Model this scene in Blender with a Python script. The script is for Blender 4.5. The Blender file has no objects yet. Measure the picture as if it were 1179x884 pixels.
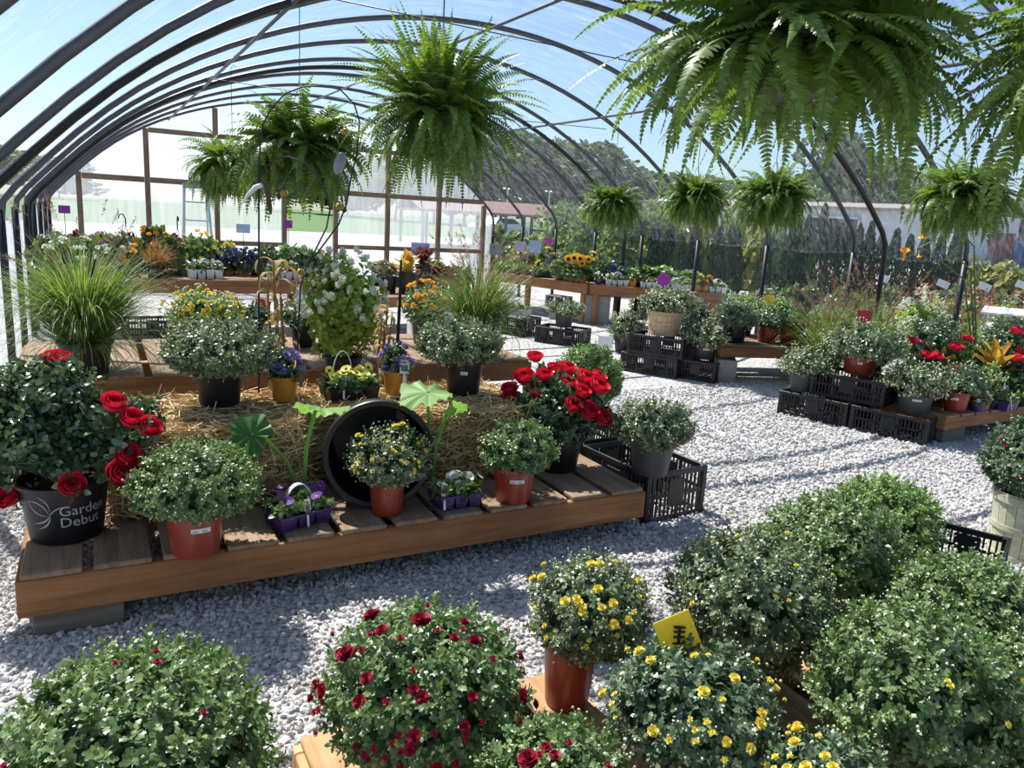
import bpy, math, random
import numpy as np
from mathutils import Vector, Matrix

rng = np.random.default_rng(7)
random.seed(7)
PI = math.pi
COL = bpy.context.scene.collection
SC = bpy.context.scene
A3 = lambda *v: np.array(v, float)

# ------------------------------------------------------------------ camera model (1179 x 884)
FPX, CX, CY, EYE = 886.0, 589.5, 442.0, 1.5
YAW, PITCH, ROLL = map(math.radians, (28.7, 12.2, 3.35))
cF = A3(math.sin(YAW)*math.cos(PITCH), math.cos(YAW)*math.cos(PITCH), -math.sin(PITCH))
_R0 = A3(math.cos(YAW), -math.sin(YAW), 0)
_U0 = np.cross(_R0, cF)
cR = math.cos(ROLL)*_R0 + math.sin(ROLL)*_U0
cU = math.cos(ROLL)*_U0 - math.sin(ROLL)*_R0
O = A3(0, 0, EYE)
def ray(x, y): return cF + (x-CX)/FPX*cR + (CY-y)/FPX*cU
def at(x, y, z):
    d = ray(x, y); return O + d*((z-EYE)/d[2])
def atd(x, y, depth): return O + ray(x, y)*depth          # ray . F == 1
def depth(p): return float((np.asarray(p)-O) @ cF)

# ------------------------------------------------------------------ mesh chunks
class Ch:
    """verts, flat loops, face sizes, material index per face"""
    def __init__(s, V, L, S, M=None):
        s.V = np.asarray(V, float).reshape(-1, 3); s.L = np.asarray(L, int); s.S = np.asarray(S, int)
        s.M = np.zeros(len(s.S), int) if M is None else np.asarray(M, int)
    def mat(s, i): s.M = np.full(len(s.S), i); return s
    def move(s, *t): s.V = s.V + np.array(t, float); return s
    def rot(s, ax, a):
        s.V = s.V @ np.array(Matrix.Rotation(a, 3, ax)).T; return s
    def scale(s, *k): s.V = s.V * np.array(k if len(k) == 3 else (k[0],)*3, float); return s
    def copy(s): return Ch(s.V.copy(), s.L.copy(), s.S.copy(), s.M.copy())
def chunk(V, F, m=0):
    return Ch(V, [i for f in F for i in f], [len(f) for f in F], [m]*len(F))
def join(cs):
    cs = [c for c in cs if len(c.V)]
    off = np.cumsum([0]+[len(c.V) for c in cs[:-1]])
    return Ch(np.vstack([c.V for c in cs]), np.concatenate([c.L+o for c, o in zip(cs, off)]),
              np.concatenate([c.S for c in cs]), np.concatenate([c.M for c in cs]))
def scatter(T, X, Y, Z, P):
    """copies of template T in frames (X, Y, Z) at P (all n x 3, axes carry the scale)"""
    n = len(P)
    if n == 0: return Ch(np.zeros((0, 3)), [], [])
    V = (T.V[None, :, 0:1]*X[:, None, :] + T.V[None, :, 1:2]*Y[:, None, :] + T.V[None, :, 2:3]*Z[:, None, :] + P[:, None, :]).reshape(-1, 3)
    L = (T.L[None, :] + (np.arange(n)*len(T.V))[:, None]).ravel()
    return Ch(V, L, np.tile(T.S, n), np.tile(T.M, n))
def unit(v): return v/np.maximum(np.linalg.norm(v, axis=-1, keepdims=True), 1e-9)

def tomesh(name, c, mats, smooth=True, angle=None):
    if isinstance(c, (list, tuple)): c = join(c)
    me = bpy.data.meshes.new(name)
    me.vertices.add(len(c.V)); me.vertices.foreach_set('co', c.V.astype(np.float32).ravel())
    me.loops.add(len(c.L)); me.loops.foreach_set('vertex_index', c.L.astype(np.int32))
    me.polygons.add(len(c.S))
    st = np.concatenate([[0], np.cumsum(c.S)[:-1]]).astype(np.int32)
    me.polygons.foreach_set('loop_start', st)
    try: me.polygons.foreach_set('loop_total', c.S.astype(np.int32))
    except Exception: pass
    for m in (mats if isinstance(mats, (list, tuple)) else [mats]): me.materials.append(m)
    me.polygons.foreach_set('material_index', c.M.astype(np.int32))
    me.polygons.foreach_set('use_smooth', np.full(len(c.S), smooth))
    me.update(calc_edges=True)
    if angle is not None:
        try: me.set_sharp_from_angle(angle=angle)
        except Exception: pass
    return me
def ob(name, me, parent=None, loc=(0, 0, 0), rot=(0, 0, 0), scale=1):
    o = bpy.data.objects.new(name, me); COL.objects.link(o)
    o.location = tuple(loc); o.rotation_euler = rot
    o.scale = (scale,)*3 if not hasattr(scale, '__len__') else scale
    if parent: o.parent = parent
    return o
def obj(name, c, mats, parent=None, loc=(0, 0, 0), rot=(0, 0, 0), smooth=True, angle=0.7):
    return ob(name, tomesh(name, c, mats, smooth, angle), parent, loc, rot)
def tag(o, label, cat, group=None, kind=None):
    o['label'] = label; o['category'] = cat
    if group: o['group'] = group
    if kind: o['kind'] = kind
    return o
def thing(name, label, cat, loc=(0, 0, 0), rz=0, group=None):
    return tag(ob(name, None, None, loc, (0, 0, rz)), label, cat, group)
def struct(o, label=None):
    o['kind'] = 'structure'
    if label: o['label'] = label; o['category'] = 'structure'
    return o

# ------------------------------------------------------------------ shapes
def box(x0, x1, y0, y1, z0, z1, b=0.0, m=0):
    if b <= 0:
        V = [(x, y, z) for x in (x0, x1) for y in (y0, y1) for z in (z0, z1)]
        return chunk(V, [(0, 1, 3, 2), (4, 6, 7, 5), (0, 4, 5, 1), (2, 3, 7, 6), (0, 2, 6, 4), (1, 5, 7, 3)], m)
    lo, hi = A3(x0, y0, z0), A3(x1, y1, z1)
    V, idx = [], {}
    for c in range(8):
        s = [(c >> k) & 1 for k in range(3)]
        for a in range(3):       # vertex on face with normal axis a
            p = [0, 0, 0]
            for k in range(3):
                e = hi[k] if s[k] else lo[k]
                p[k] = e if k == a else e + (-b if s[k] else b)
            idx[c, a] = len(V); V.append(p)
    F = []
    for a in range(3):
        u, v = (a+1) % 3, (a+2) % 3
        for s in (0, 1):
            cs = [(s << a) | (p << u) | (q << v) for p, q in ((0, 0), (1, 0), (1, 1), (0, 1))]
            f = [idx[c, a] for c in cs]; F.append(f if s else f[::-1])
        for p in (0, 1):
            for q in (0, 1):
                c0 = (p << u) | (q << v); c1 = c0 | (1 << a)
                f = [idx[c0, u], idx[c1, u], idx[c1, v], idx[c0, v]]
                F.append(f if p == q else f[::-1])
    for c in range(8):
        f = [idx[c, 0], idx[c, 1], idx[c, 2]]
        F.append(f if bin(c).count('1') % 2 else f[::-1])
    return chunk(V, F, m)
def lathe(prof, n=32, m=0):
    """prof: list of (r, z) bottom to top"""
    a = np.arange(n)*2*PI/n
    V = np.array([(r*math.cos(t), r*math.sin(t), z) for r, z in prof for t in a])
    F = []
    for i in range(len(prof)-1):
        for j in range(n):
            k = (j+1) % n
            F.append((i*n+j, i*n+k, (i+1)*n+k, (i+1)*n+j))
    return chunk(V, F, m)
def disc(r, z, n=32, m=0):
    a = np.arange(n)*2*PI/n
    return chunk([(r*math.cos(t), r*math.sin(t), z) for t in a], [tuple(range(n))], m)
def tube(pts, r, n=8, m=0, cap=True):
    P = np.asarray(pts, float); k = len(P)
    rr = np.full(k, r) if np.isscalar(r) else np.asarray(r, float)
    T = unit(np.gradient(P, axis=0))
    up = A3(0, 0, 1) if abs(T[0][2]) < .9 else A3(1, 0, 0)
    V = []; N = unit(np.cross(T[0], up))
    for i in range(k):
        N = N - T[i]*(N @ T[i]); N = N/max(np.linalg.norm(N), 1e-9); B = np.cross(T[i], N)
        for j in range(n):
            a = 2*PI*j/n; V.append(P[i]+rr[i]*(math.cos(a)*N+math.sin(a)*B))
    F = [(i*n+j, i*n+(j+1) % n, (i+1)*n+(j+1) % n, (i+1)*n+j) for i in range(k-1) for j in range(n)]
    if cap: F += [tuple(range(n))[::-1], tuple(range((k-1)*n, k*n))]
    return chunk(V, F, m)
def sphere(r, n=12, k=8, m=0):
    pr = [(max(r*math.sin(PI*i/k), 1e-4), -r*math.cos(PI*i/k)) for i in range(k+1)]
    return lathe(pr, n, m)
_g = (1+5**.5)/2
ICO = chunk(unit(np.array([(-1, _g, 0), (1, _g, 0), (-1, -_g, 0), (1, -_g, 0), (0, -1, _g), (0, 1, _g), (0, -1, -_g), (0, 1, -_g), (_g, 0, -1), (_g, 0, 1), (-_g, 0, -1), (-_g, 0, 1)])),
            [(0, 11, 5), (0, 5, 1), (0, 1, 7), (0, 7, 10), (0, 10, 11), (1, 5, 9), (5, 11, 4), (11, 10, 2), (10, 7, 6), (7, 1, 8), (3, 9, 4), (3, 4, 2), (3, 2, 6), (3, 6, 8), (3, 8, 9), (4, 9, 5), (2, 4, 11), (6, 2, 10), (8, 6, 7), (9, 8, 1)])
OCT = chunk([(1, 0, 0), (-1, 0, 0), (0, 1, 0), (0, -1, 0), (0, 0, 1), (0, 0, -1)], [(0, 2, 4), (2, 1, 4), (1, 3, 4), (3, 0, 4), (2, 0, 5), (1, 2, 5), (3, 1, 5), (0, 3, 5)])

# leaf templates: x along the leaf, y across, z up
def mk_leaf(mid, edge, faces):
    V = [(x, 0, z) for x, z in mid] + [(x, y, z) for x, y, z in edge] + [(x, -y, z) for x, y, z in edge]
    k, e = len(mid), len(edge); F = []
    for f in faces:
        F.append([i if i < 100 else k+i-100 for i in f])
        F.append([i if i < 100 else k+e+i-100 for i in f][::-1])
    return chunk(V, F)
LOBED = mk_leaf([(0, 0), (.35, .05), (.7, .04), (1, -.06)],
                [(.12, .10, .03), (.28, .30, .08), (.42, .17, .08), (.62, .34, .07), (.74, .16, .06), (.88, .17, .0)],
                [(0, 1, 101, 100), (1, 102, 101), (1, 2, 103, 102), (2, 104, 103), (2, 3, 105, 104)])
SIMPLE = mk_leaf([(0, 0), (.5, .04), (1, -.05)], [(.35, .27, .09), (.75, .2, .05)], [(0, 1, 100), (1, 101, 100), (1, 2, 101)])
OVAL = mk_leaf([(0, 0), (.5, .03), (1, -.08)], [(.22, .25, .07), (.55, .33, .09), (.85, .18, .0)], [(0, 1, 101, 100), (1, 2, 102, 101)])
PINNA = mk_leaf([(0, 0), (.55, .03), (1, -.06)], [(.05, .13, .01), (.6, .10, .02)], [(0, 1, 101, 100), (1, 2, 101)])
PETAL = mk_leaf([(0, 0), (.5, .06), (1, .2)], [(.4, .26, .05), (.85, .26, .2)], [(0, 1, 100), (1, 101, 100), (1, 2, 101)])

# ------------------------------------------------------------------ materials
def nt(name):
    m = bpy.data.materials.new(name); m.use_nodes = True
    t = m.node_tree; t.nodes.clear(); return m, t.nodes, t.links
def out(N, L, sock):
    o = N.new('ShaderNodeOutputMaterial'); L.new(sock, o.inputs['Surface']); return o
def prin(N, col=None, rough=.6, spec=.5, metal=0):
    b = N.new('ShaderNodeBsdfPrincipled')
    if col is not None: b.inputs['Base Color'].default_value = (*col, 1)
    b.inputs['Roughness'].default_value = rough; b.inputs['Metallic'].default_value = metal
    b.inputs['Specular IOR Level'].default_value = spec
    return b
def ramp(N, stops):
    r = N.new('ShaderNodeValToRGB'); e = r.color_ramp.elements
    while len(e) < len(stops): e.new(0.5)
    for k, (p, c) in enumerate(stops): e[k].position = p; e[k].color = (*c, 1)
    return r
def noise(N, L, scale, detail=4, rough=.6, vec=None, dist=0):
    n = N.new('ShaderNodeTexNoise'); n.inputs['Scale'].default_value = scale; n.inputs['Detail'].default_value = detail
    n.inputs['Roughness'].default_value = rough; n.inputs['Distortion'].default_value = dist
    if vec: L.new(vec, n.inputs['Vector'])
    return n
def bump(N, L, h, strength, dist, b):
    k = N.new('ShaderNodeBump'); k.inputs['Strength'].default_value = strength; k.inputs['Distance'].default_value = dist
    L.new(h, k.inputs['Height']); L.new(k.outputs[0], b.inputs['Normal']); return k

def plain(name, col, rough=.5, spec=.5, metal=0, var=.12, sc=18, bmp=.0):
    m, N, L = nt(name); b = prin(N, col, rough, spec, metal)
    tc = N.new('ShaderNodeTexCoord'); n = noise(N, L, sc, 5, .6, tc.outputs['Object'])
    r = ramp(N, [(.3, tuple(c*(1-var) for c in col)), (.7, tuple(min(1, c*(1+var)) for c in col))])
    L.new(n.outputs[0], r.inputs[0]); L.new(r.outputs[0], b.inputs['Base Color'])
    if bmp: bump(N, L, n.outputs[0], bmp, .01, b)
    out(N, L, b.outputs[0]); return m
def leafy(name, stops, rough=.42, spec=.45, trans=.3, tcol=None):
    """leaf: colour varies leaf by leaf, some light passes through"""
    m, N, L = nt(name); g = N.new('ShaderNodeNewGeometry')
    r = ramp(N, [(i/(len(stops)-1), c) for i, c in enumerate(stops)])
    L.new(g.outputs['Random Per Island'], r.inputs[0])
    b = prin(N, None, rough, spec); L.new(r.outputs[0], b.inputs['Base Color'])
    t = N.new('ShaderNodeBsdfTranslucent')
    hs = N.new('ShaderNodeMixRGB'); hs.blend_type = 'MULTIPLY'; hs.inputs[0].default_value = 1
    hs.inputs[2].default_value = (*(tcol or (1.6, 1.7, .7)), 1); L.new(r.outputs[0], hs.inputs[1]); L.new(hs.outputs[0], t.inputs[0])
    mx = N.new('ShaderNodeMixShader'); mx.inputs[0].default_value = trans
    L.new(b.outputs[0], mx.inputs[1]); L.new(t.outputs[0], mx.inputs[2]); out(N, L, mx.outputs[0]); return m
def wood(name, c1, c2, c3, rough=.75):
    m, N, L = nt(name); tc = N.new('ShaderNodeTexCoord'); oi = N.new('ShaderNodeObjectInfo')
    ad = N.new('ShaderNodeVectorMath'); ad.operation = 'MULTIPLY_ADD'
    cb = N.new('ShaderNodeCombineXYZ'); L.new(oi.outputs['Random'], cb.inputs[0]); L.new(oi.outputs['Random'], cb.inputs[1]); L.new(oi.outputs['Random'], cb.inputs[2])
    ad.inputs[1].default_value = (37, 53, 71); L.new(cb.outputs[0], ad.inputs[0]); L.new(tc.outputs['Object'], ad.inputs[2])
    mp = N.new('ShaderNodeMapping'); mp.inputs['Scale'].default_value = (1.6, 26, 26); L.new(ad.outputs[0], mp.inputs[0])
    n = noise(N, L, 1.0, 7, .62, mp.outputs[0], .6); n2 = noise(N, L, 3.5, 4, .6, ad.outputs[0])
    r = ramp(N, [(.28, c1), (.5, c2), (.72, c3)]); L.new(n.outputs[0], r.inputs[0])
    r2 = ramp(N, [(.3, (.62, .6, .58)), (.6, (1, 1, 1))]); L.new(n2.outputs[0], r2.inputs[0])
    mu = N.new('ShaderNodeMixRGB'); mu.blend_type = 'MULTIPLY'; mu.inputs[0].default_value = .7
    L.new(r.outputs[0], mu.inputs[1]); L.new(r2.outputs[0], mu.inputs[2])
    b = prin(N, None, rough, .25); L.new(mu.outputs[0], b.inputs['Base Color']); bump(N, L, n.outputs[0], .35, .004, b)
    out(N, L, b.outputs[0]); return m
def film(name, clear, col=(.9, .93, .96), gloss=.12, rough=.25, bscale=(1.2, 7, 7), bstr=.6, lo=.35, hi=.75, k2=1.6):
    m, N, L = nt(name); tc = N.new('ShaderNodeTexCoord')
    mp = N.new('ShaderNodeMapping'); mp.inputs['Scale'].default_value = bscale; mp.inputs['Rotation'].default_value = (0, 0, .5)
    L.new(tc.outputs['Object'], mp.inputs[0]); n = noise(N, L, 1.6, 6, .6, mp.outputs[0], 1.2)
    tr = N.new('ShaderNodeBsdfTransparent'); tr.inputs[0].default_value = (.97, .98, .99, 1)
    tl = N.new('ShaderNodeBsdfTranslucent'); tl.inputs[0].default_value = (*col, 1)
    df = N.new('ShaderNodeBsdfDiffuse'); df.inputs[0].default_value = (*col, 1); ms = N.new('ShaderNodeMixShader'); ms.inputs[0].default_value = .4; L.new(tl.outputs[0], ms.inputs[1]); L.new(df.outputs[0], ms.inputs[2])
    gl = N.new('ShaderNodeBsdfGlossy'); gl.inputs['Roughness'].default_value = rough; gl.inputs[0].default_value = (.9, .9, .9, 1)
    k = N.new('ShaderNodeBump'); k.inputs['Strength'].default_value = bstr; k.inputs['Distance'].default_value = .05
    L.new(n.outputs[0], k.inputs['Height']); L.new(k.outputs[0], gl.inputs['Normal']); L.new(k.outputs[0], tl.inputs['Normal'])
    a = N.new('ShaderNodeMixShader'); a.inputs[0].default_value = gloss; L.new(ms.outputs[0], a.inputs[1]); L.new(gl.outputs[0], a.inputs[2])
    r = N.new('ShaderNodeMapRange'); r.inputs[1].default_value = lo; r.inputs[2].default_value = hi
    r.inputs[3].default_value = min(1, (1-clear)*.6); r.inputs[4].default_value = min(1, (1-clear)*k2); L.new(n.outputs[0], r.inputs[0])
    x = N.new('ShaderNodeMixShader'); L.new(r.outputs[0], x.inputs[0]); L.new(tr.outputs[0], x.inputs[1]); L.new(a.outputs[0], x.inputs[2])
    out(N, L, x.outputs[0]); return m
def gravel_mat(name, sc=55):
    m, N, L = nt(name); tc = N.new('ShaderNodeTexCoord')
    v = N.new('ShaderNodeTexVoronoi'); v.inputs['Scale'].default_value = sc; L.new(tc.outputs['Object'], v.inputs['Vector'])
    r = ramp(N, [(0, (.30, .285, .27)), (.35, (.50, .48, .455)), (.75, (.62, .60, .58)), (1, (.74, .72, .69))])
    sp = N.new('ShaderNodeSeparateColor'); L.new(v.outputs['Color'], sp.inputs[0]); L.new(sp.outputs[0], r.inputs[0])
    n = noise(N, L, 1.3, 4, .6, tc.outputs['Object']); r2 = ramp(N, [(.35, (.8, .79, .77)), (.65, (1, 1, 1))]); L.new(n.outputs[0], r2.inputs[0])
    mu = N.new('ShaderNodeMixRGB'); mu.blend_type = 'MULTIPLY'; mu.inputs[0].default_value = 1; L.new(r.outputs[0], mu.inputs[1]); L.new(r2.outputs[0], mu.inputs[2])
    b = prin(N, None, .85, .2); L.new(mu.outputs[0], b.inputs['Base Color'])
    iv = N.new('ShaderNodeMath'); iv.operation = 'SUBTRACT'; iv.inputs[0].default_value = 1; L.new(v.outputs['Distance'], iv.inputs[1])
    bump(N, L, iv.outputs[0], .9, .02, b); out(N, L, b.outputs[0]); return m
def islandmat(name, stops, rough=.8, spec=.2):
    m, N, L = nt(name); g = N.new('ShaderNodeNewGeometry'); r = ramp(N, [(i/(len(stops)-1), c) for i, c in enumerate(stops)])
    L.new(g.outputs['Random Per Island'], r.inputs[0]); b = prin(N, None, rough, spec); L.new(r.outputs[0], b.inputs['Base Color']); out(N, L, b.outputs[0]); return m

M = {}
M['mum_green'] = leafy('mum_green', [(.085, .155, .050), (.14, .225, .075), (.21, .295, .115), (.115, .185, .062)], .36, .6, .2, (1.4, 1.5, .8))
M['mum_grey'] = leafy('mum_grey', [(.105, .145, .068), (.16, .205, .098), (.24, .285, .15), (.125, .165, .08)], .35, .6, .16, (1.4, 1.5, .8))
M['mum_blue'] = leafy('mum_blue', [(.07, .125, .064), (.11, .172, .09), (.165, .225, .125)], .36, .6, .16, (1.4, 1.5, .8))
M['mum_lime'] = leafy('mum_lime', [(.09, .17, .05), (.17, .27, .08), (.25, .36, .12)], .42, .4, .25)
M['rose_leaf'] = leafy('rose_leaf', [(.045, .09, .036), (.085, .14, .06), (.14, .20, .105)], .26, .8, .14)
M['bud'] = islandmat('bud', [(.30, .36, .19), (.46, .50, .31), (.60, .60, .42)], .6)
M['inner_shade'] = plain('inner_shade', (.045, .075, .03), .9, .1, 0, .4, 40, .6)  # dark green core colour stands in for the shade inside the foliage
M['stem'] = plain('stem', (.10, .16, .05), .6)
M['fern'] = leafy('fern', [(.075, .135, .032), (.12, .195, .045), (.18, .265, .07)], .40, .45, .36, (1.6, 1.6, .55))
M['grass'] = leafy('grass_blade', [(.07, .14, .03), (.12, .21, .045), (.21, .30, .09), (.33, .36, .16)], .5, .35, .3)
M['plume'] = leafy('plume', [(.20, .11, .085), (.30, .18, .13), (.40, .29, .20)], .8, .1, .35, (1.2, 1.1, 1))
M['hyd_leaf'] = leafy('hydrangea_leaf', [(.15, .24, .035), (.27, .37, .06), (.38, .46, .11)], .45, .35, .35)
M['white_petal'] = leafy('white_petal', [(.70, .74, .58), (.82, .83, .72), (.9, .9, .82)], .6, .2, .3, (1, 1, .9))
M['squash'] = leafy('squash_leaf', [(.16, .30, .08), (.24, .40, .12)], .5, .3, .35)
M['squash_dark'] = leafy('squash_leaf_dark', [(.05, .14, .035), (.07, .18, .045)], .5, .3, .25)
M['conifer'] = leafy('conifer', [(.022, .048, .025), (.04, .078, .038), (.062, .10, .052)], .6, .2, .12)
M['tree_leaf'] = leafy('tree_leaf', [(.045, .085, .04), (.07, .12, .055), (.10, .155, .075)], .6, .2, .25)
M['shrub_gold'] = leafy('shrub_gold', [(.16, .19, .05), (.27, .28, .07), (.34, .30, .10)], .6, .2, .25)
M['shrub_rust'] = leafy('shrub_rust', [(.20, .10, .06), (.28, .17, .09), (.22, .21, .09)], .6, .2, .25)
M['shrub_green'] = leafy('shrub_green', [(.08, .14, .06), (.14, .20, .08), (.20, .25, .11)], .6, .2, .25)
M['burgundy'] = leafy('burgundy_leaf', [(.10, .018, .03), (.19, .035, .05), (.13, .06, .05)], .45, .4, .3, (1.6, .8, .8))
M['croton'] = leafy('croton_leaf', [(.42, .36, .05), (.60, .48, .10), (.50, .22, .05), (.20, .26, .05)], .35, .5, .3, (1.3, 1.2, .7))
M['succulent'] = leafy('succulent_leaf', [(.28, .33, .17), (.40, .40, .22), (.34, .24, .15)], .5, .3, .1)
M['bronze'] = leafy('bronze_grass', [(.24, .10, .04), (.34, .17, .07), (.40, .25, .11)], .55, .3, .3)
M['corn'] = leafy('dried_corn_leaf', [(.20, .10, .035), (.32, .18, .07), (.42, .31, .12), (.30, .30, .10)], .7, .2, .25, (1.2, 1.1, .9))
def petal(name, a, b, tr=.25): return leafy(name, [a, b], .5, .3, tr, (1.2, 1.2, 1.2))
M['crimson'] = petal('crimson_petal', (.23, .008, .022), (.38, .018, .045), .08)
M['rose_red'] = petal('rose_red_petal', (.58, .010, .035), (.80, .03, .07), .15)
M['yellow'] = petal('yellow_petal', (.74, .58, .06), (.86, .74, .16), .12)
M['gold'] = petal('gold_petal', (.80, .38, .02), (.90, .52, .04))
M['purple'] = petal('purple_petal', (.075, .02, .17), (.17, .05, .33), .15)
M['violet'] = petal('violet_petal', (.20, .13, .42), (.32, .22, .60))
M['magenta'] = petal('magenta_petal', (.36, .03, .30), (.50, .08, .42))
M['pink'] = petal('pink_petal', (.55, .16, .30), (.68, .30, .42))
M['navy'] = petal('navy_petal', (.05, .04, .16), (.10, .08, .26))
M['orange_petal'] = petal('orange_petal', (.80, .20, .02), (.88, .32, .03))
M['dark_eye'] = plain('dark_eye', (.02, .008, .01), .7)
M['red_pot'] = plain('red_plastic', (.27, .038, .020), .32, .5, 0, .06)
M['black_pot'] = plain('black_plastic', (.012, .012, .013), .42, .45, 0, .1)
M['grey_pot'] = plain('grey_plastic', (.065, .068, .068), .5, .4, 0, .08)
M['orange_pot'] = plain('orange_plastic', (.60, .24, .03), .4, .4, 0, .06)
M['purple_pot'] = plain('purple_plastic', (.055, .022, .13), .38, .5, 0, .06)
M['white_plastic'] = plain('white_plastic', (.70, .70, .68), .4, .5, 0, .04)
M['soil'] = plain('soil', (.035, .024, .016), .95, .1, 0, .5, 60, .8)
M['board'] = wood('stained_board', (.19, .085, .034), (.31, .145, .06), (.41, .205, .09))
M['slat'] = wood('weathered_slat', (.17, .11, .07), (.29, .195, .125), (.39, .28, .18))
M['fresh'] = wood('fresh_pine', (.36, .20, .085), (.52, .31, .145), (.62, .41, .21))
M['frame_wood'] = wood('frame_timber', (.14, .09, .06), (.22, .15, .10), (.30, .21, .15))
M['bushel'] = wood('bushel_wood', (.45, .30, .16), (.60, .43, .25), (.70, .53, .34), .6)
M['pale_bushel'] = wood('pale_bushel_wood', (.42, .42, .28), (.55, .55, .38), (.64, .62, .44), .6)
M['concrete'] = plain('concrete', (.30, .29, .27), .9, .15, 0, .2, 25, .5)
M['grey_wood'] = wood('grey_wood', (.10, .09, .075), (.16, .145, .12), (.22, .2, .165))
M['steel'] = plain('galvanised_steel', (.085, .09, .10), .5, .5, .5, .12)
M['black_steel'] = plain('black_pipe', (.012, .012, .014), .45, .4)
M['wire'] = plain('wire', (.03, .03, .032), .45, .5, .3)
M['alu'] = plain('aluminium', (.55, .56, .57), .4, .5, .7)
M['straw'] = islandmat('straw', [(.46, .30, .12), (.66, .48, .22), (.80, .63, .34), (.54, .38, .17)], .7)
M['straw_core'] = plain('straw_core', (.24, .155, .065), .95, .1, 0, .4, 30, .5)
M['stone'] = islandmat('stone', [(.33, .315, .305), (.50, .48, .465), (.60, .585, .57), (.42, .40, .38), (.72, .70, .68)], .85)
M['gravel'] = gravel_mat('gravel', 48)
M['roof_film'] = film('greenhouse_film', .90, bscale=(1.3, 11, 4), bstr=1.0, lo=.45, hi=.75, k2=3.2, gloss=.3)  # whiter noise streaks in the film stand in for glints on its wrinkles
M['side_film'] = film('side_film', .45, bscale=(3, 3, 1.2))
M['clear_film'] = film('clear_film', .972, bscale=(3, 3, 1.2), lo=.1, hi=.9)
M['panel'] = film('twin_wall_panel', .56, bscale=(5, 2, .6), bstr=.15, lo=.1, hi=.9, k2=1.4)
M['tag_white'] = plain('tag_white', (.78, .78, .76), .5, .4, 0, .03)
M['tag_print'] = plain('tag_print', (.16, .17, .19), .6, .3, 0, .3, 90)
M['tag_brown'] = plain('tag_brown', (.20, .12, .08), .6, .3, 0, .3, 60)
M['sign_yellow'] = leafy('sign_yellow', [(.80, .66, .05), (.82, .68, .06)], .45, .4, .4, (1.1, 1.1, 1))
M['sign_red'] = plain('sign_red', (.62, .03, .05), .45, .4, 0, .04)
M['sign_purple'] = plain('sign_purple', (.30, .04, .36), .45, .4, 0, .04)
M['sign_blue'] = plain('sign_blue', (.40, .52, .68), .45, .4, 0, .25, 14)
M['sign_pink'] = plain('sign_pink', (.55, .42, .50), .45, .4, 0, .15, 14)
M['sign_magenta'] = plain('sign_magenta', (.55, .05, .42), .45, .4, 0, .1)
M['bee_yellow'] = plain('bee_yellow', (.78, .50, .02), .4)
M['bee_black'] = plain('bee_black', (.012, .011, .010), .35)
M['logo'] = plain('logo_print', (.42, .42, .41), .6, .3, 0, .03)
M['metal_wall'] = plain('white_cladding', (.50, .52, .54), .55, .4, 0, .05, 2)
M['roof_edge'] = plain('roof_edge', (.26, .22, .19), .7)
M['bay_shade'] = plain('bay_interior_shade', (.03, .03, .032), .9)  # near-black colour standing in for the shade inside the bay
M['rust_red'] = plain('container_red', (.20, .055, .05), .6, .3, 0, .15, 3)
M['blue_paint'] = plain('container_blue', (.07, .16, .32), .55)
M['brown_roof'] = plain('brown_roof', (.17, .085, .065), .7)
M['bark'] = plain('bark', (.10, .075, .055), .9, .1, 0, .3, 12, .5)
M['lawn'] = plain('lawn', (.12, .19, .08), .95, .1, 0, .2, 1.5, .3)
M['road'] = plain('pale_road', (.36, .355, .34), .9, .1, 0, .08, .6)
M['car_white'] = plain('car_white', (.60, .61, .62), .3, .5, 0, .03)
M['glass_dark'] = plain('car_glass', (.03, .035, .04), .15, .6, 0, .03)
M['glass_bird'] = plain('grey_glass', (.22, .24, .26), .2, .6, 0, .1)

# ------------------------------------------------------------------ lights, sky, camera
sun_dir = Vector((.20, -.66, -1.0)).normalized()
sd = bpy.data.lights.new('sun', 'SUN'); sd.energy = 5.0; sd.angle = .0095; sd.color = (1, .965, .91)
so = bpy.data.objects.new('sun', sd); COL.objects.link(so); so.rotation_euler = sun_dir.to_track_quat('-Z', 'Y').to_euler(); so.location = (0, 8, 20)
w = bpy.data.worlds.new('sky'); SC.world = w; w.use_nodes = True
N, L = w.node_tree.nodes, w.node_tree.links; N.clear()
sk = N.new('ShaderNodeTexSky'); sk.sky_type = 'NISHITA'; sk.sun_disc = False; sk.sun_elevation = math.radians(55); sk.sun_rotation = math.atan2(-sun_dir.x, -sun_dir.y)
sk.air_density = 1.0; sk.dust_density = .7; sk.ozone_density = 1.5
mxw = N.new('ShaderNodeMixRGB'); mxw.inputs[0].default_value = .0; mxw.inputs[2].default_value = (6.0, 6.3, 6.6, 1); L.new(sk.outputs[0], mxw.inputs[1])
bg = N.new('ShaderNodeBackground'); bg.inputs[1].default_value = .086
tn = N.new('ShaderNodeMixRGB'); tn.blend_type = 'MULTIPLY'; tn.inputs[0].default_value = 1; tn.inputs[2].default_value = (.77, .88, 1.0, 1); L.new(mxw.outputs[0], tn.inputs[1]); L.new(tn.outputs[0], bg.inputs[0])
ow = N.new('ShaderNodeOutputWorld'); L.new(bg.outputs[0], ow.inputs[0])
cd = bpy.data.cameras.new('camera'); co = bpy.data.objects.new('camera', cd); COL.objects.link(co)
cd.sensor_fit = 'HORIZONTAL'; cd.sensor_width = 36; cd.lens = FPX/1179*36; cd.clip_start = .05; cd.clip_end = 2000
mw = Matrix.Identity(4)
for i in range(3): mw[i][0], mw[i][1], mw[i][2], mw[i][3] = cR[i], cU[i], -cF[i], O[i]
co.matrix_world = mw; SC.camera = co
SC.view_settings.view_transform = 'Standard'; SC.view_settings.look = 'None'; SC.view_settings.gamma = 1
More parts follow.
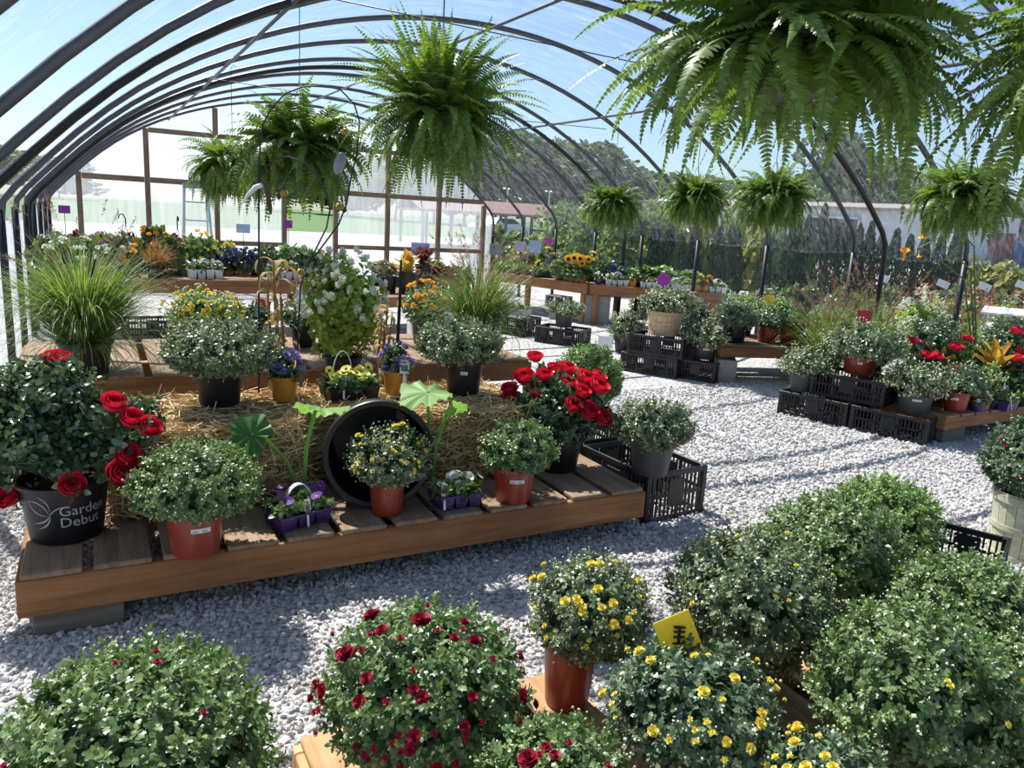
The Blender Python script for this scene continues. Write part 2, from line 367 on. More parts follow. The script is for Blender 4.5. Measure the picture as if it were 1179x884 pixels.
SC.view_settings.exposure = .86; SC.view_settings.use_curve_mapping = False

# ------------------------------------------------------------------ house: X across (-.6 .. 7.2), Y along
XL, XR, XM, KNEE, RAD = -.6, 7.2, 3.3, 1.5, 5.28
def arc_z(x): return KNEE + math.sqrt(RAD**2-(x-XM)**2) - (RAD-1.72) - .10*math.exp(-((x-XL)/.75)**2)
def hoop_path(off=0.0):
    pts = [(XL-off, 0.0), (XL-off, .5), (XL-off, 1.0), (XL-off, KNEE-.24)]
    xs = np.linspace(XL+.10, XR-.10, 36)
    pts += [(XL+.02-off, KNEE-.10)] + [(x, arc_z(x)+off) for x in xs] + [(XR-.02+off, KNEE-.02)]
    pts += [(XR+off, KNEE-.18), (XR+off, 1.0), (XR+off, .5), (XR+off, 0.0)]
    return pts
def mk_ground():
    g = obj('floor', chunk([(-60, -30, 0), (160, -30, 0), (160, 16, 0), (-60, 16, 0)], [(0, 1, 2, 3)]), M['gravel']); struct(g, 'pale grey gravel ground of the greenhouse and yard')
    r = obj('ground', chunk([(-200, 16, -.004), (260, 16, -.004), (260, 46, -.004), (-200, 46, -.004)], [(0, 1, 2, 3)]), M['road']); struct(r, 'pale paved yard beyond the end wall')
    f = obj('field', chunk([(-400, 46, -.008), (400, 46, -.008), (400, 260, -.008), (-400, 260, -.008)], [(0, 1, 2, 3)]), M['lawn']); struct(f, 'mown green field beyond the yard')
    # loose stones where the gravel is close enough to see each one
    n = 52000
    X = rng.uniform(-.55, 5.6, n*2); Y = rng.uniform(.9, 5.6, n*2)
    d = (X*cF[0]+Y*cF[1]); keep = rng.random(n*2) < np.clip((3.2/d)**1.6, 0, 1)
    u = (X*cR[0]+Y*cR[1])/np.maximum(d, .1); keep &= (np.abs(u) < .85)
    X, Y = X[keep][:n], Y[keep][:n]; n = len(X)
    d = X*cF[0]+Y*cF[1]
    s = rng.uniform(.006, .0125, n)*np.where(d > 3.5, 1.25, 1)
    q = rng.normal(size=(n, 3)); a = unit(q); b = unit(np.cross(a, rng.normal(size=(n, 3)))); c = np.cross(a, b)
    st = rng.uniform(.65, 1.25, (n, 3))
    T = ICO.copy(); T.V = T.V*(1+.22*np.sin(np.arange(12)*2.4)[:, None])
    o = obj('gravel_stones', scatter(T, a*(s*st[:, 0])[:, None], b*(s*st[:, 1])[:, None], c*(s*st[:, 2]*.8)[:, None], np.stack([X, Y, s*.35], 1)), M['stone'], smooth=False, angle=None)
    tag(o, 'loose pale grey crushed stone covering the aisle', 'gravel', kind='stuff')
mk_ground()

def mk_house():
    root = thing('greenhouse_frame', 'curved steel pipe frame of the greenhouse with hoops and purlins', 'frame'); root['kind'] = 'structure'
    hp = hoop_path(); me = tomesh('hoop', tube([(x, 0, z) for x, z in hp[3:-3]], .024, 10), M['steel'])
    pm = tomesh('ground_post', tube([(0, 0, 0), (0, 0, KNEE-.16)], .028, 10), M['black_steel'])
    for k in range(13):
        y = 14.33-1.236*k; ob('hoop', me, root, (0, y, 0))
        for x in (XL, XR): ob('ground_post', pm, root, (x, y, 0))
    meb = tomesh('brace_hoop', tube([(x, 0, z-.03) for x, z in hp[:1]+hp[1:]], .027, 10), M['black_steel'])
    for y in (9.82, 5.30): ob('brace_hoop', meb, root, (0, y, 0))
    for x in (1.17, XM, 5.43):
        z = arc_z(x)-.035
        ob('purlin', tomesh('purlin', tube([(x, -.5, z), (x, 7, z-.01), (x, 14.35, z)], .014, 8), M['steel']), root)
    for y in (8.21, 4.54):   # slack cross cables
        zz = 2.62
        ob('cross_cable', tomesh('cross_cable', tube([(1.0, y, zz), (3.3, y, zz-.05), (5.6, y, zz)], .004, 5), M['wire']), root)
    # film over the hoops
    P = np.array(hoop_path(.035)); P = P[3:-3]
    ys = np.linspace(-.45, 14.36, 120); nx = len(P)
    V = []
    for y in ys:
        sag = .022*math.sin((14.33-y)/1.224*PI)**2
        for i, (x, z) in enumerate(P):
            wv = .006*math.sin(9*y+5*x)+.006*math.sin(23*y-11*x)
            V.append((x, y, z-sag+wv))
    F = [(j*nx+i, j*nx+i+1, (j+1)*nx+i+1, (j+1)*nx+i) for j in range(len(ys)-1) for i in range(nx-1)]
    struct(obj('ceiling', chunk(V, F), M['roof_film']), 'clear wrinkled plastic film stretched over the greenhouse hoops')
    for nm, x, mt, lb in (('wall_left', XL-.035, 'side_film', 'milky plastic side curtain along the left posts'), ('wall_right', XR+.11, 'clear_film', 'clear plastic side curtain along the right posts')):
        ys2 = np.linspace(-.45, 14.36, 90); zs = np.linspace(.02, (KNEE-.24 if x < 0 else KNEE-.18)-.004, 12)
        V = [(x+.02*math.sin(7*y+2*z), y, z) for y in ys2 for z in zs]; k = len(zs)
        F = [(j*k+i, j*k+i+1, (j+1)*k+i+1, (j+1)*k+i) for j in range(len(ys2)-1) for i in range(k-1)]
        struct(obj(nm, chunk(V, F), M[mt]), lb)
    # end wall: timber frame with panels
    ew = thing('wall_back', 'timber framed end wall with translucent panels', 'wall', (0, 14.36, 0)); ew['kind'] = 'structure'
    px = [-.17, .82, 1.89, 3.02, 3.95, 4.95, 6.0, 6.98]
    def beam(n, x0, x1, z, t=.05): ob(n, tomesh(n, box(x0, x1, -.03, .03, z-t, z+t, .006), M['frame_wood'], False), ew)
    for x in px:
        h = arc_z(x)-.03 if x > XL else 1.4
        o = ob('post', tomesh('post', box(0, h, -.045, .045, -.04, .04, .006), M['frame_wood'], False), ew); o.rotation_euler = (0, -PI/2, 0); o.location = (x, 0, 0)
    for a, b in zip(px[:-1], px[1:]):
        beam('rail', a+.045, b-.045, 1.76, .045)
        if not (a == 3.02): beam('rail', a+.045, b-.045, .78, .04)
        if .5 < a < 5.5: beam('rail', a+.045, b-.045, 2.55, .04)
    xs = np.linspace(XL, XR, 60)
    segs = [(XL, 3.0), (3.97, XR)]
    for a, b in segs:
        x = np.linspace(a, b, 30); V = [(t, .05, .02) for t in x]+[(t, .05, arc_z(min(max(t, XL), XR))) for t in x]
        ob('panel', tomesh('panel', chunk(V, [(i, i+1, 31+i, 30+i) for i in range(29)]), M['panel']), ew)
    x = np.linspace(3.0, 3.97, 8); V = [(t, .05, 1.8) for t in x]+[(t, .05, arc_z(t)) for t in x]
    ob('panel', tomesh('panel', chunk(V, [(i, i+1, 9+i, 8+i) for i in range(7)]), M['panel']), ew)
mk_house()

# ------------------------------------------------------------------ plants
def dome_dir(n, zmin=-.35):
    z = rng.uniform(zmin, 1, n); a = rng.uniform(0, 2*PI, n); r = np.sqrt(1-z*z)
    return np.stack([r*np.cos(a), r*np.sin(a), z], 1)
def dome_pt(D, R, H, seed=0, low=.55):
    a = np.arctan2(D[:, 1], D[:, 0])
    k = 1+.05*np.sin(3*a+seed)+.035*np.sin(5*a+2.1*seed+3*D[:, 2])+.03*np.sin(9*D[:, 0]+7*D[:, 1]+seed)
    return np.stack([D[:, 0]*R*k, D[:, 1]*R*k, np.where(D[:, 2] > 0, H*(.36+.64*D[:, 2])*(.97+.03*k), H*(.36+D[:, 2]*(.36+low*.45)))], 1)
def leaves_on(P, Nn, m, leaf, T, spread=.055, jit=.25, el=(.1, 1.0), seedcol=0):
    """m leaves spiralling round every shoot tip P with axis Nn"""
    n = len(P); k = np.tile(np.arange(m), n); P_ = np.repeat(P, m, 0); A = np.repeat(Nn, m, 0)
    t = (k+rng.uniform(-.4, .4, n*m))/m                      # 0 low .. 1 tip
    ref = np.where(np.abs(A[:, 2:3]) < .9, A3(0, 0, 1), A3(1, 0, 0)); U = unit(np.cross(A, ref)); Vv = np.cross(A, U)
    ph = k*2.4+np.repeat(rng.uniform(0, 6.28, n), m)
    rad = U*np.cos(ph)[:, None]+Vv*np.sin(ph)[:, None]
    e = (el[0]+(el[1]-el[0])*t+rng.normal(0, jit, n*m))[:, None]
    X = unit(rad*np.cos(e)+A*np.sin(e)+rng.normal(0, .12, (n*m, 3)))
    Y = unit(np.cross(A, X)+rng.normal(0, .25, (n*m, 3))); Y = unit(Y-X*(Y*X).sum(1, keepdims=True)); Z = np.cross(X, Y)
    ln = (leaf*(1.12-.45*t)*rng.uniform(.75, 1.2, n*m))[:, None]
    pos = P_-A*(spread*(1-t))[:, None]
    return scatter(T, X*ln, Y*ln, Z*ln, pos)
def mum_mesh(R, H, leaf=.026, spacing=.034, m=11, tmpl=LOBED, mat='mum_green', buds=.35, budr=.0042, seed=0, low=.55, bud_mat='bud'):
    area = 2*PI*R*(R*.5+H*.8)
    n = int(area/spacing**2); D = dome_dir(n, -.85); P = dome_pt(D, R, H, seed, low)*rng.uniform(.90, 1.03, (n, 1))
    Nn = unit(D*A3(1/R, 1/R, 1/H)*R+A3(0, 0, .45)+rng.normal(0, .18, (n, 3)))
    c = [leaves_on(P, Nn, m, leaf, tmpl, spread=leaf*2.0)]
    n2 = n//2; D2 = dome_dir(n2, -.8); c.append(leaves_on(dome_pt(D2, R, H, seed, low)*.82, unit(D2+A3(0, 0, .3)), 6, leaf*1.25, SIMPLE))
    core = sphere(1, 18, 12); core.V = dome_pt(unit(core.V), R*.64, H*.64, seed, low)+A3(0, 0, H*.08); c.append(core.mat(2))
    nb = int(n*buds)
    if nb:
        i = rng.choice(n, nb, nb > n); q = rng.uniform(.7, 1.25, nb)[:, None]*budr
        B = P[i]+Nn[i]*leaf*.55+rng.normal(0, leaf*.3, (nb, 3)); I = np.eye(3)
        c.append(scatter(OCT if leaf < .05 else ICO, I[0]*q, I[1]*q, I[2]*q, B).mat(1))
    return tomesh('mum_foliage', c, [M[mat], M[bud_mat], M['inner_shade']])
def bloom_mesh(name, r, mat, n=30, eye=None, er=.25, flat=1.0, zmin=-.25):
    """pompon: n petals standing out of a little dome; few petals with an eye make an open face"""
    c = []
    if eye:
        a = np.arange(n)*2*PI/n; e = .25
        X = np.stack([np.cos(a)*math.cos(e), np.sin(a)*math.cos(e), np.full(n, math.sin(e))], 1); Y = np.stack([-np.sin(a), np.cos(a), 0*a], 1); Z = np.cross(X, Y)
        T = PETAL.copy(); T.V = T.V*A3(1, 1.0 if n > 9 else 2.0, .6)
        c.append(scatter(T, X*r, Y*r*(.55 if n > 9 else 1), Z*r, np.zeros((n, 3)))); c.append(sphere(r*er, 8, 5).scale(1, 1, .6).move(0, 0, r*.15).mat(1))
    else:
        i = np.arange(n)+.5; z = 1-(1-zmin)*i/n; a = i*2.39996; q = np.sqrt(1-z*z)
        D = np.stack([q*np.cos(a), q*np.sin(a), z*flat], 1); X = unit(D+rng.normal(0, .12, (n, 3))); Y = unit(np.cross(X, A3(.02, .01, 1))); Z = np.cross(X, Y)
        ln = r*(.55+.45*np.sqrt(i/n))[:, None]; T = PETAL.copy(); T.V = T.V*A3(1, 1.0, 1.2)
        c.append(scatter(T, X*ln, Y*ln*1.15, -Z*ln, D*r*.12)); c.append(sphere(r*.5, 8, 5).scale(1, 1, flat))
    return tomesh(name, c, [M[mat]]+([M[eye]] if eye else []), False)
def rose_mesh(r, mat):
    c = []; r_ = np.random.default_rng(3)
    for k, (q, rad, el, curl) in enumerate(((5, 1.0, .30, .34), (5, .86, .62, .24), (5, .68, .92, .15), (4, .46, 1.10, .08), (3, .26, 1.2, .02))):
        for j in range(q):
            a0 = 2*PI*j/q+k*.7+r_.uniform(-.2, .2); hw = PI/q*1.25; V = []; nu, nv = 7, 5
            for v in range(nv):
                t = v/(nv-1); e = -.9+(el+.9)*t
                for u in range(nu):
                    s_ = 2*u/(nu-1)-1; a = a0+s_*hw*(.5+.5*math.sin(min(1, t*1.2+.1)*PI*.62)); rr = r*rad*(1+curl*t**3*(1-.4*s_*s_))
                    z = rr*math.sin(e)*(1-.14*s_*s_*t)+.03*r*math.sin(5*s_+k+j)*t; V.append((rr*math.cos(e*.75)*math.cos(a), rr*math.cos(e*.75)*math.sin(a), z*.85))
            c.append(chunk(V, [(v*nu+u, v*nu+u+1, (v+1)*nu+u+1, (v+1)*nu+u) for v in range(nv-1) for u in range(nu-1)]))
    return tomesh('bloom', c, [M[mat]])
BL = {}
def bloom(kind):
    if kind in BL: return BL[kind]
    d = {'crimson': lambda: bloom_mesh('bloom', .0135, 'crimson', 46, flat=.7), 'crimson_big': lambda: bloom_mesh('bloom', .022, 'crimson', 80, flat=.6),
         'crimson_bud': lambda: bloom_mesh('bloom', .0085, 'crimson', 20),
         'yellow': lambda: bloom_mesh('bloom', .0125, 'yellow', 34), 'yellow_bud': lambda: bloom_mesh('bloom', .0080, 'yellow', 16), 'yellow_far': lambda: bloom_mesh('bloom', .014, 'yellow', 14),
         'gold_far': lambda: bloom_mesh('bloom', .020, 'gold', 16),
         'rose': lambda: rose_mesh(.040, 'rose_red'),
         'sunflower': lambda: bloom_mesh('bloom', .06, 'gold', 17, 'dark_eye', .42)}
    for c in ('purple', 'violet', 'magenta', 'pink', 'navy', 'yellow', 'white_petal', 'gold', 'orange_petal'):
        d['pansy_'+c] = lambda c=c: bloom_mesh('bloom', .024, c, 5, 'dark_eye' if c in ('yellow', 'gold') else 'yellow', .3 if c in ('yellow', 'gold') else .12)
        d['small_'+c] = lambda c=c: bloom_mesh('bloom', .017, c, 14, flat=.7)
    BL[kind] = d[kind](); return BL[kind]
def put_bloom(kind, parent, p, n, s=1.0):
    q = Vector(n).to_track_quat('Z', 'Y').to_euler()
    q.rotate_axis('Z', random.uniform(0, 6))
    return ob('bloom', bloom(kind), parent, p, q, s*random.uniform(.85, 1.15))

_pot = {}
def pot_mesh(R, H, mat, rim=.012):
    k = (round(R, 3), round(H, 3), mat)
    if k not in _pot:
        pr = [(1e-3, 0), (R*.78, 0), (R*.80, .004), (R*.97, H-rim*1.6), (R*1.0, H-rim*1.5), (R*1.05, H-rim*1.2), (R*1.06, H-.002), (R*1.04, H), (R*.99, H-.002), (R*.95, H-.03), (R*.93, H-.03)]
        _pot[k] = tomesh('pot', lathe(pr, 40), M[mat], True, .6)
    return _pot[k]
_soil = {}
def soil(parent, R, z):
    k = round(R, 3)
    if k not in _soil: _soil[k] = tomesh('soil', [disc(R, 0, 24)], M['soil'], False)
    return ob('soil', _soil[k], parent, (0, 0, z))
STK = {}
def curved_patch(R, taper, z0, z1, a0, a1, off=.0012, m=0, n=6):
    """a little label lying on a pot wall; a in radians about -Y, radius R at z0 growing by taper"""
    V = []
    for i in range(n+1):
        a = a0+(a1-a0)*i/n
        for z in (z0, z1):
            r = R+taper*(z-z0)+off; V.append((r*math.sin(a), -r*math.cos(a), z))
    return chunk(V, [(2*i, 2*i+2, 2*i+3, 2*i+1) for i in range(n)], m)
def sticker(pot, R, H, ang, w=.035, h=.018, zf=.62):
    tp = R*.17/(H-.0232); z0 = H*zf; r = R*.80+tp*(z0-.004); aw = w/r/2
    c = [curved_patch(r, tp, z0, z0+h, ang-aw, ang+aw)]
    for k in range(5):
        t = ang-aw*.7+aw*.22*k; c.append(curved_patch(r+tp*.003, tp, z0+.003, z0+h*.62, t, t+aw*.1, .0020, 1, 1))
    o = obj('price_sticker', c, [M['tag_white'], M['tag_print']], pot, smooth=False, angle=None); o['label'] = 'white barcode price sticker'
def cam_ang(p):  # angle about -Y that faces the camera from p
    return math.atan2(-p[0], p[1])

_mm = {}
def mum(cx, yb, zs, x0, x1, yt, pot, potR, potH, label, kind='grey', blooms=None, world=None, stick=0, near=False, leaf=None, low=.34, group=None, root_name='chrysanthemum', sc=1.0):
    """place a potted mum by where its pot stands; width and height measured there"""
    p = at(cx, yb, zs) if world is None else np.array([*world, zs])
    p = np.array([p[0], p[1], zs]); dp = depth(p+A3(0, 0, potH))
    R = (x1-x0)/2/FPX*dp*.97*sc
    off = ((x0+x1)/2-cx)/FPX*dp
    top = atd((x0+x1)/2, yt, dp)[2]
    H = max(top-(zs+potH), R*.55)
    key = (kind, near, round(R, 2), round(H, 2)) if not near else (label,)
    if key not in _mm:
        mt = {'grey': 'mum_grey', 'green': 'mum_green', 'blue': 'mum_blue', 'lime': 'mum_lime'}[kind]
        bd = {'grey': 1.5, 'green': .35, 'blue': .5, 'lime': 1.8}[kind]
        if near: me = mum_mesh(R, H, leaf or .025, .033 if leaf and leaf > .0225 else .029, 11, LOBED, mt, .9 if kind == 'grey' else .5, .0040, len(_mm), low)
        elif dp < 4.6: me = mum_mesh(R, H, leaf or .024, .036, 9, SIMPLE, mt, bd, .0046, len(_mm), low)
        else: me = mum_mesh(R, H, .036, .056, 8, SIMPLE, mt, bd, .0085, len(_mm), low)
        me['seed'] = len(_mm); _mm[key] = me
    t = thing(root_name, label, 'plant', p, 0, group)
    po = ob('pot', pot_mesh(potR, potH, pot), t) if pot not in ('bushel', 'pale_bushel') else bushel(t, potR, potH, pot)
    soil(t, potR*.94, potH-.028)
    fo = ob('foliage', _mm[key], t, (off*cR[0], off*cR[1], potH), (0, 0, 0 if blooms else random.uniform(0, 6.28)))
    if stick:
        a = cam_ang(p)
        for k in range(stick): sticker(po, potR, potH, a+.12+(.34*.1/potR)*k-.1)
    for kd, n, zmin in (blooms or []):
        D = dome_dir(n*2, zmin-.3); toward = D[:, :2] @ (-p[:2]/np.linalg.norm(p[:2])); D = D[np.argsort(-toward+rng.uniform(0, 1.1, n*2))][:n]
        P = dome_pt(D, R, H, _mm[key]['seed'], low)*1.035
        for q, d in zip(P, D): put_bloom(kd, t, (q[0]+off*cR[0], q[1]+off*cR[1], q[2]+potH), tuple(d+A3(0, 0, .5)))
    return t, p, R, H
def bushel(parent, R, H, mat='bushel'):
    c = []; n = 22
    for k in range(n):
        a = 2*PI*k/n; r0, r1 = R*.80, R; wd = 2*PI*R/n*.47
        V = []
        for z, r, ww in ((0, r0, wd*.8), (H, r1, wd)):
            for o2 in (-1, 1):
                for rr in (r, r-.004):
                    V.append((rr*math.cos(a)-o2*ww*math.sin(a), rr*math.sin(a)+o2*ww*math.cos(a), z))
        c.append(chunk(V, [(0, 2, 6, 4), (1, 5, 7, 3), (0, 4, 5, 1), (2, 3, 7, 6), (4, 6, 7, 5), (0, 1, 3, 2)]))
    c.append(lathe([(1e-3, .004), (R*.795, .004)], 30))
    b = obj('basket', c, M[mat], parent, smooth=False, angle=None)
    for z, hh in ((H*.93, .022), (H*.5, .016), (H*.06, .018)):
        r = R*.80+R*.20*z/H+.002
        obj('band', lathe([(r, z-hh), (r+.005, z-hh), (r+.006, z+hh*.6), (r+.001, z+hh*.6)], 36), M[mat], b)
    return b

def rose_bush(p, potR, potH, lobes, blooms, label, stick=0, big=True, n=1100, pot='black_pot'):
    """lobes: ellipsoids (x, y, z, r, rz) of twiggy growth relative to the pot rim; blooms: world points"""
    t = thing('rose_bush', label, 'plant', p)
    po = ob('pot', pot_mesh(potR, potH, pot), t); soil(t, potR*.94, potH-.028)
    c, st = [], []
    tot = sum(l[3]**2 for l in lobes)
    for (x, y, z, r, rz) in lobes:
        k = int(n*r*r/tot); D = dome_dir(k, -.7); q = rng.uniform(.55, 1.03, (k, 1))
        P = D*A3(r, r, rz)*q+A3(x, y, z+potH)
        A = unit(D+A3(0, 0, .4)+rng.normal(0, .35, (k, 3)))
        c.append(leaves_on(P, unit(A+rng.normal(0, .3, A.shape)), 8, .031 if big else .044, OVAL, .055, .55, (-.3, .8)))
        for j in range(5):
            e = P[rng.integers(k)]; m_ = e*.5+A3(0, 0, .03); st.append(tube([(0, 0, potH-.03), m_+A3(0, 0, potH*.5), e], [.005, .004, .002], 6))
    obj('foliage', c, M['rose_leaf'], t)
    obj('stem', st, M['stem'], t)
    tw = []
    for b in blooms:
        q = np.array(b)-np.array(p); d = unit(q-A3(0, 0, potH)); e0 = q*A3(.45, .45, .62)+A3(0, 0, potH*.3)
        obj('bloom_stem', tube([e0, (e0+q)/2+A3(0, 0, .015), q-A3(0, 0, .01)], [.0035, .003, .0025], 6), M['stem'], t)
        k = 7; f = rng.uniform(.45, .93, (k, 1)); tw.append(leaves_on(e0+(q-e0)*f+rng.normal(0, .018, (k, 3)), unit(np.tile(d, (k, 1))+rng.normal(0, .4, (k, 3))), 6, .034 if big else .045, OVAL, .03, .4, (-.1, .8)))
        put_bloom('rose', t, q, tuple(d*.5+A3(0, -.45, .55)))
    obj('foliage', tw, M['rose_leaf'], t)
    return t, po

def frond_mesh(n, L0, e0, pairs, pl, seed, mats, basket_r=.10, drp=(.8, 1.9)):
    r_ = np.random.default_rng(seed)
    S = pairs; az = r_.uniform(0, 2*PI, n); el = np.radians(r_.uniform(e0[0], e0[1], n)); Ln = r_.uniform(L0[0], L0[1], n)
    dr = r_.uniform(*drp, n)
    t = np.linspace(0, 1, S+1)
    ang = np.maximum(el[:, None]-dr[:, None]*t[None]**1.5*(.55+.45*np.cos(el))[:, None], -1.45)
    ds = (Ln/S)[:, None]
    hx = np.cumsum(np.cos(ang)*ds, 1); vz = np.cumsum(np.sin(ang)*ds, 1)
    az_t = az[:, None]+r_.normal(0, .25, n)[:, None]*t[None]**2
    r0 = r_.uniform(.1, 1, n)*basket_r
    P = np.stack([np.cos(az)[:, None]*r0[:, None]+np.cos(az_t)*hx, np.sin(az)[:, None]*r0[:, None]+np.sin(az_t)*hx, vz], 2)
    T = unit(np.gradient(P, axis=1)); side = unit(np.cross(T, A3(0, 0, 1))+1e-6); up = np.cross(side, T)
    roll = r_.normal(0, .35, n)[:, None, None]; side, up = side*np.cos(roll)+up*np.sin(roll), up*np.cos(roll)-side*np.sin(roll)
    prof = np.clip(np.sin(PI*np.clip(t, 0, 1)**.6), 0, None)**.75*(1.02-t*.4)
    c = []
    for sgn in (-1, 1):
        s0 = max(1, int(S*.1))
        X = unit(side[:, s0:]*sgn+T[:, s0:]*.35-up[:, s0:]*.18+r_.normal(0, .10, side[:, s0:].shape)).reshape(-1, 3)
        Pp = P[:, s0:].reshape(-1, 3); Z = unit(up[:, s0:].reshape(-1, 3)-X*(up[:, s0:].reshape(-1, 3)*X).sum(1, keepdims=True)); Y = np.cross(Z, X)
        ln = (pl*prof[None, s0:]*r_.uniform(.8, 1.15, (n, 1))*np.ones((n, S+1-s0))).reshape(-1, 1)
        wd = ln*0+pl*.95
        c.append(scatter(PINNA, X*ln, Y*wd, Z*ln, Pp))
    wv = .0016
    V = np.stack([P-side*wv, P+side*wv], 2).reshape(-1, 3); k = 2*(S+1)
    F = np.array([[i*2, i*2+1, i*2+3, i*2+2] for i in range(S)])[None]+(np.arange(n)*k)[:, None, None]
    c.append(Ch(V, F.ravel(), np.full(n*S, 4)))
    return tomesh('fern_foliage', c, mats)
def fern(p, mesh, label, R=.13, hang=None, rz=0, s=1.0, htop=None):
    t = thing('hanging_fern', label, 'plant', p)
    ob('basket', tomesh('basket', lathe([(1e-3, -.15), (R*.62, -.15), (R*.7, -.145), (R, -.01), (R*1.06, 0), (R*1.02, .005), (R*.94, -.015)], 28), M['black_pot']), t, scale=s)
    ob('foliage', mesh, t, (0, 0, 0), (0, 0, rz), s)
    top = .36*s; c = []
    for k in range(3):
        a = k*2*PI/3+.4; c.append(tube([(R*s*math.cos(a), R*s*math.sin(a), 0), (.01*math.cos(a), .01*math.sin(a), top)], .0022, 5))
    zt = (htop-p[2]) if htop else top+.3
    c.append(tube([(0, 0, top-.01), (0, 0, zt-.03), (.012, 0, zt-.012), (.03, 0, zt), (.045, 0, zt-.014)], .0028, 6))
    obj('hanger', c, M['wire'], t); return t

def grass_mesh(n, H, spread, width, mat, seed, plume=0, segs=6, droop=1.2):
    r_ = np.random.default_rng(seed); c = []
    def blades(n, H, sp, w, drp, mi):
        az = r_.uniform(0, 2*PI, n); L = H*r_.uniform(.6, 1.12, n); e0 = np.radians(r_.uniform(90-sp, 90, n)); dr = drp*r_.uniform(.2, 1.25, n)
        t = np.linspace(0, 1, segs+1); ang = e0[:, None]-dr[:, None]*t[None]**2.2*1.3
        ds = (L/segs)[:, None]; hx = np.cumsum(np.cos(ang)*ds, 1)-np.cos(ang[:, :1])*ds; vz = np.cumsum(np.sin(ang)*ds, 1)-np.sin(ang[:, :1])*ds
        r0 = r_.uniform(0, .08, n)
        P = np.stack([np.cos(az)[:, None]*(r0[:, None]+hx), np.sin(az)[:, None]*(r0[:, None]+hx), vz], 2)
        sd = np.stack([-np.sin(az+r_.normal(0, .7, n)), np.cos(az), 0*az], 1)[:, None, :]
        ww = (w*np.array([.7, 1, 1, .9, .7, .4, .05][:segs+1]))[None, :, None]
        V = np.stack([P-sd*ww, P+sd*ww], 2).reshape(-1, 3); k = 2*(segs+1)
        F = np.array([[i*2, i*2+1, i*2+3, i*2+2] for i in range(segs)])[None]+(np.arange(n)*k)[:, None, None]
        c.append(Ch(V, F.ravel(), np.full(n*segs, 4)).mat(mi)); return P
    blades(n, H, spread, width, droop, 0)
    blades(int(n*.4), H*.85, 84, width, droop*1.2, 0)
    if plume:
        P = blades(plume, H*1.22, spread*.75, .0012, .55, 1)
        tip, prev = P[:, -1], P[:, -2]; ax = unit(tip-prev); m = 26
        tt = r_.uniform(0, .16*H, (plume, m, 1)); base = tip[:, None]-ax[:, None]*tt
        X = unit(ax[:, None]*.8+r_.normal(0, .6, (plume, m, 3))).reshape(-1, 3); Y = unit(np.cross(X, r_.normal(size=X.shape))); ln = .024*H*1.3
        c.append(scatter(SIMPLE, X*ln, Y*ln*.35, np.cross(X, Y)*ln, base.reshape(-1, 3)).mat(1))
    return tomesh('grass_foliage', c, [M[mat], M['plume']])
def grass(p, mesh, label, potR=.12, potH=.2, s=1.0, rz=0, pot='black_pot'):
    t = thing('ornamental_grass', label, 'plant', p); ob('pot', pot_mesh(potR, potH, pot), t); soil(t, potR*.94, potH-.03)
    ob('foliage', mesh, t, (0, 0, potH-.03), (0, 0, rz), s); return t

# ------------------------------------------------------------------ wooden benches, crates, bales
def board(name, L_, W_, T_, mat, parent, loc, rz=0, b=.004):
    return ob(name, tomesh(name, box(-L_/2, L_/2, -W_/2, W_/2, -T_/2, T_/2, b), M[mat], False), parent, loc, (0, 0, rz))
def bench(label, x0, y0, rz, Lx, Wy, z, slat_w, gap, face=.13, mat='slat', along='y', blocks=True, cat='bench', nm='slatted_bench', fmat='board'):
    """x0, y0: front left corner; slats run front to back ('y') or side to side ('x')"""
    t = thing(nm, label, cat, (x0, y0, 0), rz)
    board('front_board', Lx, .038, face, fmat, t, (Lx/2, .019, z-face/2-.001))
    board('back_board', Lx, .038, face, fmat, t, (Lx/2, Wy-.019, z-face/2-.001))
    board('middle_joist', Lx-.002, .038, face*.85, fmat, t, (Lx/2, Wy/2, z-.024-face*.43))
    for xx in (.019, Lx-.019): board('end_board', Wy-.078, .038, face, fmat, t, (xx, Wy/2, z-face/2-.001), PI/2)
    if along == 'y':
        n = int(Lx/(slat_w+gap)); st = Lx/n
        for k in range(n): board('slat', Wy-.042 if False else Wy, st-gap, .02, mat, t, (st*(k+.5), Wy/2, z+.0095+random.uniform(-.001, .001)), PI/2+random.uniform(-.006, .006))
    else:
        n = int(Wy/(slat_w+gap)); st = Wy/n
        for k in range(n): board('slat', Lx, st-gap, .02, mat, t, (Lx/2, st*(k+.5), z+.0095), random.uniform(-.004, .004))
    if z-face > .03 and blocks:
        for xx, yy in ((.18, .11), (.18, Wy-.2), (Lx-.3, .62)): ob('support_block', tomesh('support_block', box(-.14, .14, -.09, .09, 0, z-face-.002, .006), M['grey_wood'], False), t, (xx, yy, 0))
    return t
CR = {}
